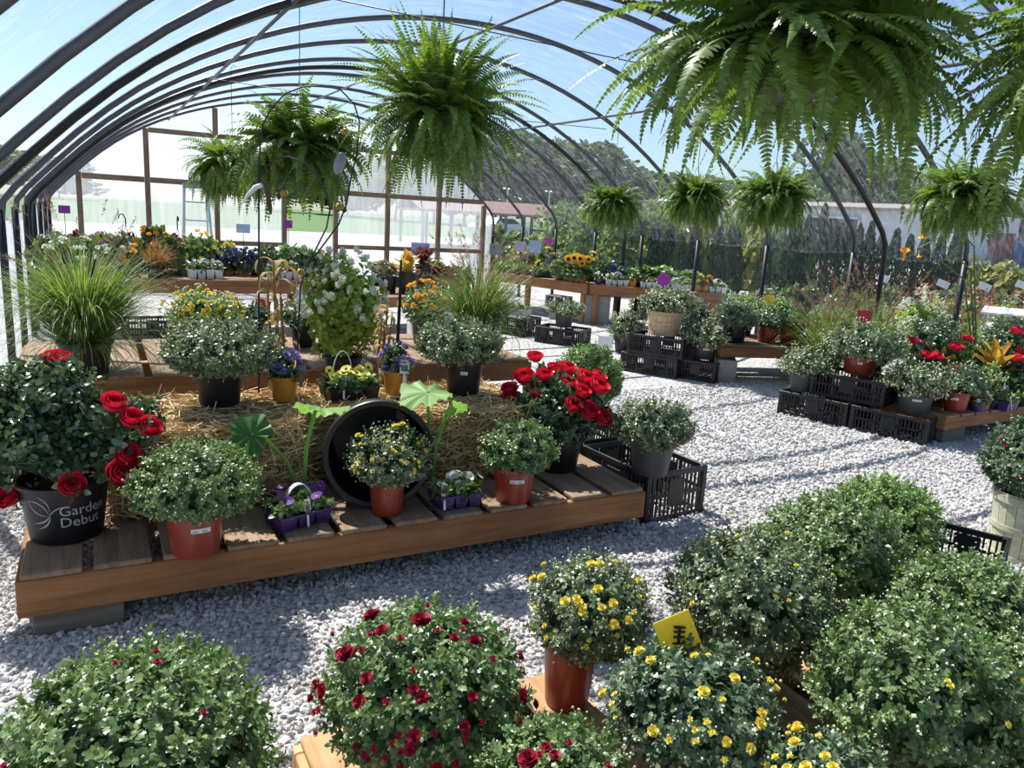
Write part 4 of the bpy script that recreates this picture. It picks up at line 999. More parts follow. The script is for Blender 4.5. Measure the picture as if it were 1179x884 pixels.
o = ob('cinder_block', CB, None, (A1[0]-.02, A1[1]+.62, .0), (0, 0, .35), (1, 1, .70)); tag(o, 'lower cinder block standing behind the black crate mum', 'block', 'pier blocks')
o = ob('cinder_block', CB, None, (A1[0]-.02, A1[1]+.62, .1345), (0, 0, .35), (1, 1, .70)); tag(o, 'second cinder block up behind the black crate mum', 'block', 'pier blocks')

# ---- simple shared meshes for small distant plants
def bush_mesh(n, leaf, r, h, mat, tmpl=OVAL, m=6, mats2=None):
    D = dome_dir(n, -.25); P = D*A3(r, r, h)*rng.uniform(.6, 1.0, (n, 1))
    return tomesh('foliage', leaves_on(P, unit(D+A3(0, 0, .5)), m, leaf, tmpl, .03, .35, (0, .9)), M[mat])
BM = {}
def bm(mat, n=70, leaf=.05):
    k = (mat, n, leaf)
    if k not in BM: BM[k] = bush_mesh(n, leaf, 1.0, 1.0, mat) if False else bush_mesh(n, leaf, .12, .12, mat)
    return BM[k]
def small(label, p, pot, R, H, mat, fr, fh, blooms=(), n=70, leaf=.05, name='flowering_plant', group=None, hook=False):
    t = thing(name, label, 'plant', p, random.uniform(0, 6), group); ob('pot', pot_mesh(R, H, pot, .008), t); soil(t, R*.94, H-.03)
    ob('foliage', bm(mat, n, leaf), t, (0, 0, H-.01), (0, 0, 0), (fr/.12, fr/.12, fh/.12))
    rzt = t.rotation_euler.z
    for kd, m, s in blooms:
        D = dome_dir(m, .1)
        for d in D:
            if rng.random() < .75 and d[1] > 0: d[1] *= -1
            v = d*A3(fr, fr, fh)*1.12
            vv = Vector(v); vv.rotate(Matrix.Rotation(-rzt, 3, 'Z')); dd = Vector(d+A3(-.1, -.5, .5)); dd.rotate(Matrix.Rotation(-rzt, 3, 'Z'))
            put_bloom(kd, t, (vv.x, vv.y, vv.z+H-.01), dd, s)
    if hook: obj('hanger', [tube([(R*math.cos(a), R*math.sin(a), H), (0, 0, H+.32)], .002, 4) for a in (0, 2.1, 4.2)]+[tube([(0, 0, H+.31), (.0, 0, H+.40), (.025, 0, H+.45), (.06, 0, H+.44), (.07, 0, H+.40)], .007, 6)], M['black_steel'], t)
    return t
T3 = lambda px, py, z: tuple(at(px, py, z)[:2])+(z,)
def onY(px, Y, z): return (gx(px, Y), Y, z)

# back-left table
small('marigold in an orange pot at the corner beside the bronze grass', T3(206, 312, ZT), 'orange_pot', .085, .13, 'shrub_green', .15, .17, [('small_gold', 6, 1.3)])
t_ = thing('bronze_grass', 'tuft of bronze hair grass at the table corner', 'plant', (gx(178, 8.62), 8.62, ZT)); ob('pot', pot_mesh(.09, .12, 'black_pot'), t_); ob('foliage', BRZ, t_, (0, 0, .1), (0, 0, 0), .85)
pack('white pack of white pansies with twin hoop handles on the table', T3(236, 320, ZT), .05, 'white_plastic', (4, 2), [('pansy_white_petal', 9)], nh=2, cs=.085, h=.09, n=60, leaf=.045, foll=.06, leafmat='mum_grey')
small('deep violet flowers in an orange pot beside the white pansy pack', T3(262, 316, ZT), 'orange_pot', .075, .12, 'rose_leaf', .14, .16, [('small_navy', 26, 1.6)])
small('deep violet flowers in an orange pot carrying a white tag', T3(280, 317, ZT), 'orange_pot', .075, .13, 'rose_leaf', .13, .17, [('small_navy', 24, 1.6)])
small('violet flowers in a black pot next to the two orange pots', T3(296, 316, ZT), 'black_pot', .08, .12, 'mum_grey', .14, .16, [('small_navy', 8, 1.5)])
small('yellow topped bushy mum in the back row of the end wall table', onY(228, 9.1, ZT), 'black_pot', .11, .14, 'mum_green', .24, .30, [('small_yellow', 22, 1.5)], n=130, name='chrysanthemum')
small('yellow flowers behind the violet pots on the end wall table', onY(258, 9.3, ZT), 'black_pot', .09, .12, 'shrub_green', .16, .24, [('small_yellow', 22, 1.7)])
small('grey-green bushy plant behind the violet black pot', onY(306, 9.1, ZT), 'black_pot', .10, .13, 'mum_grey', .21, .22, n=110)
pack('white pack of magenta pansies with hoop handle below the bee arch', T3(326, 321, ZT), .05, 'white_plastic', (4, 2), [('pansy_magenta', 9), ('pansy_white_petal', 3)], cs=.085, h=.085, n=60, leaf=.045, foll=.07)
small('round green mum behind the magenta pansies', onY(336, 9.0, ZT), 'black_pot', .12, .14, 'mum_green', .25, .24, n=130, name='chrysanthemum')
small('leafy green plant in an orange pot near the table end', T3(358, 318, ZT), 'orange_pot', .07, .12, 'shrub_green', .16, .2, [('small_white_petal', 3, 1.4)])
small('leafy plant with gold flower in an orange pot at the table end', T3(373, 318, ZT), 'orange_pot', .075, .14, 'mum_green', .13, .18, [('small_gold', 4, 1.6)])
for k, (px, lb) in enumerate(((88, 'first burgundy hanging basket from the left posts, on the back table'), (116, 'burgundy hanging basket beside the basket near the left posts'), (146, 'burgundy hanging basket with a tall hook, behind grey-green foliage'), (176, 'burgundy hanging basket in front of the timber post'), (205, 'burgundy hanging basket next to the yellow topped mum'))):
    small(lb, onY(px, 9.75, ZT), 'black_pot', .12, .14, 'burgundy', .19, .24, n=80, name='hanging_basket', hook=k in (2, 4), group='burgundy hanging baskets')
for k, (px, Y, mat, fr, fh, bl, lb) in enumerate((
    (66, 8.9, 'mum_grey', .24, .28, (), 'grey-green mound at the far left of the back table'),
    (88, 8.8, 'mum_grey', .20, .24, (('small_white_petal', 8, 1.5),), 'grey plant with white flowers near the left posts'),
    (113, 9.1, 'mum_lime', .22, .26, (('small_pink', 10, 1.4),), 'pale plant with dusty pink flowers on the back table'),
    (143, 9.2, 'mum_grey', .24, .28, (), 'grey-green mound below the tall black hook'),
    (150, 8.62, 'shrub_green', .13, .18, (('small_gold', 7, 2.0),), 'gold daisies in the front row of the back table'),
    (126, 8.60, 'mum_grey', .16, .20, (('small_white_petal', 6, 1.6),), 'small white flowers in the front row of the back table'),
    (176, 9.2, 'shrub_green', .20, .36, (('small_gold', 14, 1.8),), 'tall golden flowers between burgundy baskets and bronze grass'),
    (194, 8.95, 'shrub_green', .19, .28, (('small_orange_petal', 5, 1.5),), 'green plant with orange flowers behind the marigold pot'),
    (70, 8.55, 'mum_lime', .17, .22, (('small_white_petal', 14, 1.6),), 'white flowered plant in the front corner by the left posts'))):
    small(lb, onY(px, Y, ZT), 'black_pot', .10, .13, mat, fr, fh, bl, n=100)
def sign_at(label, px, py, dpt, mat, wpx, hpx, zb, **k):
    """sign whose panel centre shows at (px, py); stake stands on zb"""
    c = atd(px, py, dpt); return sign(label, (c[0], c[1], zb), mat, wpx/FPX*dpt, hpx/FPX*dpt, c[2]-zb, math.atan2(-c[0], c[1])*.8, **k)
sign_at('square purple price sign by the left posts', 74, 241, 8.2, 'sign_purple', 12, 9, ZT)
sign_at('pale blue printed sign behind the violet pots', 280, 263, 8.2, 'sign_blue', 15, 10, ZT)
sign_at('purple price sign beside the doorway of the end wall', 332, 258, 9.2, 'sign_purple', 9, 9, ZT)
sign_at('red price sign tilted among the blue-green mums under the table', 302, 352, 5.6, 'sign_red', 17, 15, .0, ry=.3)

# middle display: succulents and foliage plants near the end wall
SX0, SX1 = gx(418, 8.6), gx(548, 8.9)
table('low display table of succulents and foliage by the end wall', (gx(416, 8.4), 8.40), (gx(560, 8.75), 8.75), 1.5, .52, face=.12)
def rosettes(label, p, pot, R, H, mat, n=9, s=.07, spread=.10):
    t = thing('succulent', label, 'plant', p); ob('pot', pot_mesh(R, H, pot), t); soil(t, R*.94, H-.03); c = []
    for k in range(n):
        q = np.array([random.uniform(-spread, spread), random.uniform(-spread, spread), H+random.uniform(.02, .16)])
        N_ = A3(random.uniform(-.3, .3), random.uniform(-.6, .1), 1); c.append(leaves_on(q[None], unit(N_)[None], 18, s, OVAL, .02, .1, (.1, 1.2)))
        c.append(tube([(q[0]*.4, q[1]*.4, H-.03), q], .008, 5))
    obj('foliage', c, M[mat], t); return t
rosettes('pale succulent rosettes in a black pot by the tall post', T3(432, 328, .52), 'black_pot', .11, .12, 'succulent')
rosettes('succulent rosettes with grey green heads beside the dark stake', T3(462, 330, .52), 'black_pot', .12, .12, 'succulent', 10)
rosettes('tall succulent with pinkish heads behind the dark stake', onY(448, 8.95, .52), 'black_pot', .11, .2, 'succulent', 8)
def croton(label, p, pot, R, H, mat='croton', n=16, L_=.22, w_=.2, name='croton'):
    t = thing(name, label, 'plant', p); ob('pot', pot_mesh(R, H, pot), t); soil(t, R*.94, H-.03); T = OVAL.copy(); T.V = T.V*A3(1, w_/.33, 1)
    P = np.zeros((n, 3))+A3(0, 0, H-.02); a = np.arange(n)*2.4; e = np.linspace(.35, 1.35, n)
    X = np.stack([np.cos(a)*np.cos(e), np.sin(a)*np.cos(e), np.sin(e)], 1); Y = np.stack([-np.sin(a), np.cos(a), 0*a], 1); Z = np.cross(X, Y); ln = (L_*rng.uniform(.75, 1.15, n))[:, None]
    obj('foliage', scatter(T, X*ln, Y*ln, Z*ln, P+np.stack([0*a, 0*a, np.linspace(0, .08, n)], 1)), M[mat], t); return t
croton('yellow green spiky croton near the tall timber post', onY(470, 8.85, .52), 'black_pot', .11, .26, 'croton', 22, .24)
croton('dark burgundy spiky plant beside the yellow croton', onY(488, 9.1, .52), 'black_pot', .10, .34, 'burgundy', 20, .22, .26, 'cordyline')
small('low pinkish groundcover in the middle display', onY(508, 9.2, .52), 'black_pot', .12, .16, 'burgundy', .22, .15, n=80)
small('grey trailing plant behind the white wooden box', onY(528, 9.3, .52), 'black_pot', .12, .18, 'mum_grey', .22, .16, n=90)
small('olive foliage plant beside the pinkish groundcover', onY(500, 9.55, .52), 'black_pot', .11, .2, 'shrub_gold', .22, .2, n=90)
wb = at(506, 345, .0); t_ = thing('wooden_box', 'white wooden box below the pinkish groundcover', 'box', (gx(507, 7.9), 7.9, 0), -.12)
for nm, b_ in (('side_panel', box(-.30, .30, -.20, -.18, 0, .56, .004)), ('side_panel', box(-.30, .30, .18, .20, 0, .56, .004)), ('end_panel', box(-.30, -.28, -.18, .18, 0, .56, .004)), ('end_panel', box(.28, .30, -.18, .18, 0, .56, .004)), ('top', box(-.31, .31, -.21, .21, .56, .58, .004))): obj(nm, b_, M['white_plastic'], t_, smooth=False, angle=None)

# plants on the right-hand tables
def onA(t, back, z=ZM):   # along table A, from far to near
    d = A1-A0; u = d[:2]/np.linalg.norm(d[:2]); n = A3(-u[1], u[0]); q = A0[:2]+d[:2]*t+n*back; return (q[0], q[1], z)
def onB(t, back, z=ZM):
    d = B1-A1; u = d[:2]/np.linalg.norm(d[:2]); n = A3(-u[1], u[0]); q = A1[:2]+d[:2]*t+n*back; return (q[0], q[1], z)
for t, lb in ((.10, 'lime foliage flat at the far end of the sunflower table'), (.30, 'lime foliage flat in the middle of the sunflower table'), (.48, 'lime foliage flat nearest the red potted mum')):
    pack(lb, onA(t, .22), .9, 'black_pot', (5, 4), (), handle=False, cs=.075, h=.07, n=90, leaf=.06, foll=.07, leafmat='mum_lime', group='lime foliage flats')
for t, b_, lb in ((.12, .72, 'lavender tuft at the far back corner of the sunflower table'), (.36, .74, 'lavender tuft behind the lime foliage flats')):
    small(lb, onA(t, b_), 'black_pot', .09, .12, 'mum_grey', .18, .22, [('small_violet', 16, 1.5)])
small('yellow flowered clump behind the lavender on the sunflower table', onA(.24, .80), 'orange_pot', .08, .12, 'shrub_green', .18, .30, [('small_yellow', 12, 2.0)])
small('green mum in a square red pot on the sunflower table', onA(.70, .15), 'red_pot', .105, .16, 'mum_green', .19, .20, n=130, name='chrysanthemum')
def sunflower(label, p, hgt, n=3, sp=.1):
    t = thing('sunflower', label, 'plant', p); ob('pot', pot_mesh(.062, .13, 'orange_pot'), t); ob('foliage', bm('shrub_green', 40, .09), t, (0, 0, .12), (0, 0, 0), (1.0, 1.0, 1.1))
    for k in range(n):
        q = (random.uniform(-sp, sp), random.uniform(-sp, 0), hgt*random.uniform(.85, 1.05)); obj('stem', tube([(0, 0, .1), (q[0]*.6, q[1]*.5, q[2]*.7), q], .006, 5), M['stem'], t)
        b_ = put_bloom('sunflower', t, q, (random.uniform(-.7, .1), -1, .25), 1.15)
sunflower('sunflower in orange pot next to the square red pot', onA(.80, .10), .36)
sunflower('middle sunflower in orange pot with the biggest bloom', onA(.86, .10), .38, 2)
sunflower('sunflower in orange pot nearest the corner of the table', onA(.92, .10), .34)
small('yellow daisies behind the three sunflowers', onA(.80, .55), 'orange_pot', .08, .12, 'shrub_green', .18, .32, [('small_yellow', 14, 2.0)])
small('grey green bush behind the corner of the sunflower table', onA(.97, .55), 'black_pot', .10, .14, 'mum_grey', .22, .24, n=110)
small('small navy pot of white flowers at the table corner', onB(.08, .12), 'purple_pot', .06, .10, 'mum_grey', .09, .08, [('small_white_petal', 5, 1.2)])
pack('white pack of pale flowers with twin hoops at the table corner', onB(.22, .16), .1-.64, 'white_plastic', (4, 2), [('pansy_white_petal', 6), ('pansy_navy', 4)], nh=2, cs=.085, h=.085, n=60, leaf=.045, leafmat='mum_grey')
small('dark navy flowers behind the corner white pack', onB(.20, .45), 'black_pot', .10, .14, 'mum_blue', .20, .20, [('small_navy', 14, 1.7)], n=90)
small('small plant in an orange pot between two white pansy packs', onB(.34, .13), 'orange_pot', .062, .13, 'rose_leaf', .08, .1)
pack('white pack of yellow and pink pansies in the middle of the table', onB(.50, .16), .1-.64, 'white_plastic', (5, 2), [('pansy_yellow', 8), ('pansy_pink', 9)], handle=False, cs=.085, h=.085, n=70, leaf=.045)
pack('white pack of cream pansies above the bushel basket mum', onB(.71, .16), .1-.64, 'white_plastic', (4, 2), [('pansy_white_petal', 12)], nh=1, cs=.085, h=.085, n=70, leaf=.05, leafmat='mum_lime')
small('yellow flowers in an orange pot right of the cream pansies', onB(.82, .12), 'orange_pot', .062, .14, 'shrub_green', .09, .12, [('small_yellow', 6, 1.3)])
small('peach flowers in an orange pot beside the last white pack', onB(.88, .12), 'orange_pot', .062, .13, 'shrub_green', .09, .12, [('small_orange_petal', 5, 1.2)])
pack('white pack of pale pansies at the open end of the table', onB(.965, .16), .1-.64, 'white_plastic', (3, 2), [('pansy_white_petal', 7)], nh=2, cs=.085, h=.085, n=50, leaf=.045, leafmat='mum_lime')
for t, b_, fr, lb in ((.40, .38, .22, 'round mum behind the yellow and pink pansies'), (.58, .38, .24, 'larger round mum behind the cream pansies'), (.78, .38, .20, 'round mum behind the peach flowers')):
    small(lb, onB(t, b_), 'black_pot', .11, .14, 'mum_lime', fr, fr*.8, n=130, name='chrysanthemum')
sign_at('magenta flower shaped price sign over the bushel basket mum', 764, 322, 8.2, 'sign_magenta', 15, 15, .6, rnd=True, bar=False)
sign_at('round magenta price sign over the red potted mum', 632, 278, 10.7, 'sign_magenta', 9, 9, ZM, rnd=True, bar=False)
sign_at('pale pink printed sign over the lime foliage', 599, 284, 11.2, 'sign_pink', 13, 12, ZM)
sign_at('pale blue printed sign next to the pink printed sign', 616, 284, 11.0, 'sign_blue', 14, 14, ZM)
sign_at('blue and white printed sign above the middle display', 484, 287, 9.6, 'sign_blue', 21, 15, .52)
sign_at('clear grey printed sign over the lavender tufts', 570, 287, 11.0, 'glass_bird', 13, 13, ZM)

# ---- ground in front of the right-hand tables
cA = (5.30, 8.03, 0); crate('black crate by the cinder pier, carrying a small mum', (5.12, 8.10, 0), -.95, .60, .40, .20)
mum(650, 382, .203, 627, 673, 344, 'grey_pot', .12, .17, 'small grey-green mum on a crate beside the cinder pier', 'grey', world=(5.12, 8.10))
crate('white tray like crate behind the mum by the cinder pier', (4.85, 8.9, 0), -1.2, .60, .40, .24)
pack('white pack of yellow flowers with three hoops below the sunflower table', (4.85, 8.9, .245), -.9, 'white_plastic', (5, 2), [('pansy_yellow', 6)], nh=3, cs=.085, h=.09, n=50, leaf=.045, leafmat='mum_lime')
mum(720, 397, 0, 698, 744, 356, 'black_pot', .13, .20, 'mum on the gravel between the small sign and the bushel basket', 'grey', world=(5.52, 7.35), low=.7)
sign_at('small white sign with a dark bar, stuck in front of the cinder pier', 697, 394, 7.9, 'tag_white', 17, 14, 0, bar=False)
crate('upper black crate under the bushel basket mum', (5.15, 6.22, .203), -1.05, .60, .40, .20)
crate('lower black crate of the bushel basket stack', (5.13, 6.27, 0), -1.05, .62, .42, .20)
crate('black crate in front of the bushel stack, carrying a grey potted mum', (5.40, 5.88, 0), -1.05, .60, .40, .20) if False else crate('black crate beside the bushel stack, carrying a grey potted mum', (5.52, 5.95, 0), -1.05+PI/2, .60, .42, .20)
mum(760, 383, .405, 730, 797, 329, 'bushel', .185, .245, 'mum in a tan bushel basket standing on stacked black crates', 'grey', world=(5.18, 6.25), low=.35)
mum(800, 408, .203, 768, 827, 369, 'grey_pot', .125, .16, 'round mum in a grey pot on the crate next to the bushel stack', 'grey', world=(5.45, 5.90), stick=2)
mum(795, 385, .0, 775, 818, 343, 'black_pot', .13, .22, 'blue-green mum behind the bushel basket', 'blue', world=(6.05, 6.75))
# long low bench with red pots
bench('low slatted bench of red potted mums behind the gravel aisle', 5.50, 5.72, math.atan2(-.36, 1.19), 1.55, .9, .345, .15, .035, .10, along='x', blocks=False)
o = ob('cinder_block', CB, None, (5.64, 5.78, 0), (0, 0, .9), (1, 1, 1.2)); tag(o, 'cinder block propping the corner of the red pot bench', 'block', 'pier blocks')
mum(832, 398, .365, 803, 861, 346, 'black_pot', .13, .17, 'large round mum at the corner of the red pot bench', 'grey', world=(5.83, 5.90))
mum(866, 394, .365, 848, 892, 352, 'red_pot', .11, .17, 'dark green mum in a red pot beside the large corner mum', 'blue', world=(6.22, 5.82))
mum(886, 396, .365, 868, 910, 355, 'red_pot', .11, .17, 'mum in red pot in the middle of the low bench', 'green', world=(6.42, 5.70))
mum(920, 394, .365, 897, 944, 351, 'red_pot', .12, .17, 'mum in red pot at the grass end of the low bench', 'lime', world=(6.82, 5.55), stick=1)
mum(848, 375, .365, 828, 880, 338, 'black_pot', .12, .17, 'mum in the back row behind the large corner mum', 'lime', world=(6.35, 6.32))
mum(885, 372, .365, 865, 908, 341, 'red_pot', .12, .17, 'mum in the back row under the yellow star sign', 'lime', world=(6.74, 6.17))
sign_at('yellow star sign above the low bench mums', 885, 345, 8.6, 'sign_yellow', 12, 11, .40, rnd=True, bar=False)

# ---- right cluster of crates
crz = math.atan2(3.45-4.53, 5.39-5.05)
def along(t, back, z=0):
    u = A3(5.39-5.05, 3.45-4.53, 0); u /= np.linalg.norm(u); n = A3(-u[1], u[0], 0); q = A3(5.05, 4.53, 0)+u*t+n*back; return (q[0], q[1], z)
crate('long black crate at the far end of the stack, carrying a small mum', along(.30, .21), crz, .58, .40, .20)
crate('long black crate at the near corner of the stack', along(.90, .21), crz, .58, .40, .20)
crate('black crate stacked on top of two others, red pot on it', along(.52, .30, .203), crz, .60, .40, .20)
mum(923, 446, .203, 892, 962, 397, 'grey_pot', .11, .16, 'small mum in a grey pot at the far end of the crate stack', 'grey', world=along(.12, .18)[:2])
mum(992, 427, .405, 948, 1037, 369, 'red_pot', .135, .15, 'mum in a round red pot on the topmost crate', 'grey', world=along(.52, .32)[:2], stick=1)
mum(1068, 484, .203, 1031, 1107, 416, 'grey_pot', .135, .155, 'pale mum in a grey pot with two stickers, on the near corner crate', 'grey', world=along(1.0, .24)[:2], stick=2)
sign_at('square red price sign over the topmost crate mum', 995, 364, 6.45, 'sign_red', 15, 13, .55)
bench('low bench of roses and crotons behind the crate stack', 5.62, 3.40, .02, 1.56, 1.3, .20, .15, .03, .09, along='y')
GR3p = at(985, 425, .0)
grass((6.72, 4.95, 0), GR2, 'fountain grass between the low bench and the crate stack', .14, .24, 1.4, 1.0)
grass((6.55, 5.35, .0), GR3, 'fountain grass behind the red pot bench end', .14, .24, 1.2, 2.0)
grass((7.02, 4.25, .0), GR3, 'greener fountain grass behind the orange marigolds', .14, .24, 1.25, .4)
mum(1062, 425, .215, 1030, 1097, 357, 'black_pot', .13, .18, 'dark blue-green mum behind the roses and topmost crate', 'blue', world=(6.3, 4.05))
mum(1128, 425, .215, 1096, 1158, 360, 'black_pot', .13, .18, 'blue-green mum behind the yellow croton', 'blue', world=(6.9, 3.78))
hydrangea('small hydrangea with cream flower heads behind the dark mums', (6.72, 4.46, 0), .25, .72, .12, .24, 220, 60, .06)
hydrangea('lime leaved shrub beside the cream hydrangea', (7.05, 4.62, 0), .22, .62, .12, .24, 160, 6, .07)
small('orange marigolds between two blue-green mums', (6.72, 3.92, .215), 'black_pot', .09, .20, 'mum_green', .12, .26, [('small_orange_petal', 9, 1.7)])
def rb3(x, y, d): return atd(x, y, d)
p_ = np.array([5.95, 3.86, .215]); d_ = depth(p_); rose_bush(p_, .12, .17, [(-.08, -.02, .02, .16, .13), (.1, 0, .05, .15, .13), (0, .02, .1, .12, .1)], [rb3(1053, 392, d_), rb3(1067, 409, d_-.1), (rb3(1080, 410, d_-.12)), rb3(1075, 416, d_-.05)], 'rose bush with three red blooms just behind the near corner crate', big=False, n=420)
p_ = np.array([6.25, 3.62, .215]); d_ = depth(p_); rose_bush(p_, .12, .17, [(-.06, -.02, .03, .15, .14), (.1, 0, .05, .15, .13)], [rb3(1101, 399, d_), rb3(1114, 389, d_+.05), rb3(1099, 424, d_-.15)], 'rose bush with red blooms under the striped croton', big=False, n=380)
p_ = np.array([6.75, 3.50, .215]); d_ = depth(p_); rose_bush(p_, .12, .17, [(-.06, -.02, .03, .17, .16), (.12, 0, .05, .17, .15)], [rb3(1171, 380, d_), rb3(1170, 411, d_-.1), rb3(1176, 404, d_)], 'rose bush with two red blooms at the outer end of the low bench', big=False, n=420)
croton('yellow croton with long striped leaves among the roses', (6.28, 3.92, .215), 'black_pot', .10, .20, 'croton', 16, .27, .14)
croton('yellow and orange croton standing tall beside the blue-green mum', (6.62, 3.68, .215), 'black_pot', .10, .22, 'croton', 18, .30, .14)
mum(1112, 474, .215, 1086, 1148, 418, 'red_pot', .10, .16, 'dark mum with wine coloured tips in a red pot on the low bench', 'blue', [('crimson_bud', 12, .4)], world=(5.90, 3.52), stick=1)
mum(1145, 462, .215, 1128, 1166, 418, 'orange_pot', .09, .14, 'lime green mum in a tan pot next to the wine tipped mum', 'lime', world=(6.22, 3.52-.0))
small('small plant in a purple pot in front of the tan potted mum', (5.98+.10, 3.44, .215), 'purple_pot', .06, .10, 'mum_green', .08, .07, [('small_white_petal', 4, 1)])
pack('purple pack with white hoop handle near the edge of the low bench', (6.42, 3.45, .215), .2, 'purple_pot', (3, 2), [('pansy_white_petal', 4)], nh=1, cs=.085, h=.08, n=60, leaf=.045, tagp=(-.1, -.09, .08))
def trumpet(label, p, blooms):
    t = thing('trumpet_plant', label, 'plant', p); ob('pot', pot_mesh(.13, .22, 'black_pot'), t); ob('foliage', bm('shrub_green', 70, .09), t, (0, 0, .3), (0, 0, 0), (2, 2, 2))
    for k, (q, dirn, s) in enumerate(blooms):
        q = np.array(q)-np.array(p); obj('stem', tube([(0, 0, .2), q*A3(.35, .35, .9), q*A3(.8, .8, 1.08), q+A3(0, 0, .02)], [.009, .007, .005, .004], 6), M['stem'], t)
        o = obj('trumpet', lathe([(.010, 0), (.013, .05), (.017, .10), (.032, .15), (.060, .18), (.066, .175), (.030, .145), (.012, .09)], 16), M['gold'], t); o.location = tuple(q); o.rotation_euler = Vector(dirn).to_track_quat('Z', 'Y').to_euler(); o.scale = (s,)*3
trumpet('trumpet flowered plant arching over the fountain grass', (6.92, 3.95, 0), [(atd(1040, 300, 6.6), (-.4, -.3, .9), .6), (atd(1061, 258, 6.7), (.1, -.2, -1), .7), (atd(1058, 288, 6.8), (0, -.2, -1), .35)])

# ================================================================== foreground
bench('low pine pallet under the crimson mum', .40, .80, 0, .86, 1.04, .085, .16, .045, .075, 'fresh', 'y', False, 'pallet', 'wooden_pallet', 'fresh')
bench('low pine pallet under the crowd of unopened mums', 1.44, .55, -.02, 1.30, 1.05, .085, .15, .05, .075, 'fresh', 'y', False, 'pallet', 'wooden_pallet', 'fresh')
Gp = .107
def fm(x0, x1, cy, yt, zc, zs, pot, R, H, label, kind, blooms=None, leaf=.027, low=.6, **k):
    p = at((x0+x1)/2, cy, zc); return mum((x0+x1)/2, 0, zs, x0, x1, yt, pot, R, H, label, kind, blooms, world=(p[0], p[1]), near=True, leaf=leaf, low=low, **k)
fm(-2, 314, 838, 742, .36, .0, 'red_pot', .13, .20, 'large leafy mum with a few red buds on the gravel', 'green', [('crimson_bud', 9, .2)], .028)
fm(370, 612, 790, 690, .38, Gp, 'red_pot', .125, .17, 'large crimson flowered mum on the pallet edge', 'green', [('crimson', 28, .05), ('crimson_bud', 42, 0), ('crimson_big', 3, .35)], .026)
mum(650, 817, Gp, 595, 744, 633, 'red_pot', .080, .20, 'tall mum with yellow blooms on top in a brown red pot', 'grey', [('yellow', 16, .62), ('yellow_bud', 10, .1)], near=True, leaf=.021, low=.3, world=tuple(at(652, 806, Gp)[:2]))
fm(697, 902, 815, 736, .36, Gp, 'red_pot', .11, .16, 'yellow budded mum carrying the yellow price sign', 'blue', [('yellow', 12, .35), ('yellow_bud', 26, .0)], .0245)
fm(768, 963, 695, 600, .38, Gp, 'black_pot', .12, .17, 'tall unopened mum with pale yellow buds behind the price sign mum', 'grey', [('yellow_bud', 8, .3)], .023, .6)
fm(872, 1046, 635, 564, .36, Gp, 'black_pot', .12, .15, 'bright green unopened mum by the open aisle', 'green', None, .0245)
fm(955, 1085, 588, 543, .30, .0, 'black_pot', .12, .16, 'green mum at the far edge of the unopened crowd', 'lime', None, .0245)
fm(930, 1172, 790, 690, .38, Gp, 'black_pot', .125, .16, 'biggest unopened mum, in the middle of the crowd near the pallet end', 'green', [('yellow_bud', 5, .4)], .0245)
fm(1025, 1206, 705, 632, .36, Gp, 'black_pot', .12, .16, 'unopened mum below the flat black tray', 'green', None, .0245)
fm(546, 736, 885, 828, .38, Gp, 'red_pot', .10, .17, 'crimson mum cut by the lower edge, in front of the brown red pot', 'green', [('crimson', 10, .3), ('crimson_bud', 16, .1), ('crimson_big', 2, .6)], .0245)
fm(876, 1046, 900, 845, .36, Gp, 'red_pot', .10, .16, 'yellow mum cut by the lower edge, beside the biggest unopened mum', 'blue', [('yellow', 14, .35), ('yellow_bud', 14, .2)], .0245)
fm(1120, 1290, 800, 722, .34, .0, 'black_pot', .11, .16, 'dark unopened mum at the edge behind the biggest unopened mum', 'green', None, .0245)
p_ = at(1172, 640, .02); mum(1172, 645, .0, 1113, 1236, 474, 'pale_bushel', .165, .34, 'dark leaved mum with rust red buds in a pale bushel basket', 'blue', [('crimson_bud', 14, .1)], near=True, leaf=.034, low=.12, world=tuple(at(1174, 641, .0)[:2]))
crate('flat black crate behind the pale bushel basket', (3.27, 2.02, 0), .75, .50, .36, .16) if False else crate('black crate left open on the gravel beside the pale bushel basket', (3.36, 1.86, 0), .42, .44, .34, .20)
pS = atd(781, 733, 1.93)
sign('yellow price sign tilted over the budded mum', (pS[0], pS[1], .30), 'sign_yellow', .098, .115, pS[2]-.30, -.35, tilt=-.15, ry=-.42, bar=True)

# ================================================================== hanging ferns
FN = [M['fern']]
F_BIG = frond_mesh(340, (.30, .60), (-30, 80), 40, .052, 21, FN, .13)
F_MID = frond_mesh(460, (.24, .58), (-55, 85), 32, .050, 22, FN, .13, (.5, 1.5))
F_FAR = frond_mesh(420, (.20, .50), (-55, 78), 22, .066, 23, FN, .13, (1.0, 2.3))
def hfern(px, py, X, mesh, label, R=.14, s=1.0, rz=0, htop=None, Y=None):
    d = ray(px, py); k = (X/d[0]) if Y is None else Y/d[1]; p = O+d*k
    return fern(p, mesh, label, R, rz=rz, s=s, htop=htop)
hfern(507, 128, 1.28, F_MID, 'big hanging fern above the hydrangea and bee arch', s=.74, rz=.3, htop=2.72)
hfern(345, 172, 1.17, F_FAR, 'hanging fern seen behind the wire bee arch', s=1.0, rz=2.1, htop=2.7)
hfern(268, 192, 1.17, F_FAR, 'smaller hanging fern against the end wall timber', s=.95, rz=4.0, htop=2.7)
hfern(918, 48, 1.44, F_BIG, 'largest hanging fern, drooping close overhead', s=.80, rz=1.2, htop=2.72)
hfern(1345, 70, 1.75, F_BIG, 'bright hanging fern reaching in beside the largest fern', s=.72, rz=4.4, htop=2.7)
hfern(705, 236, 5.43, F_FAR, 'distant hanging fern over the pansy table', s=.86, rz=0, htop=2.7)
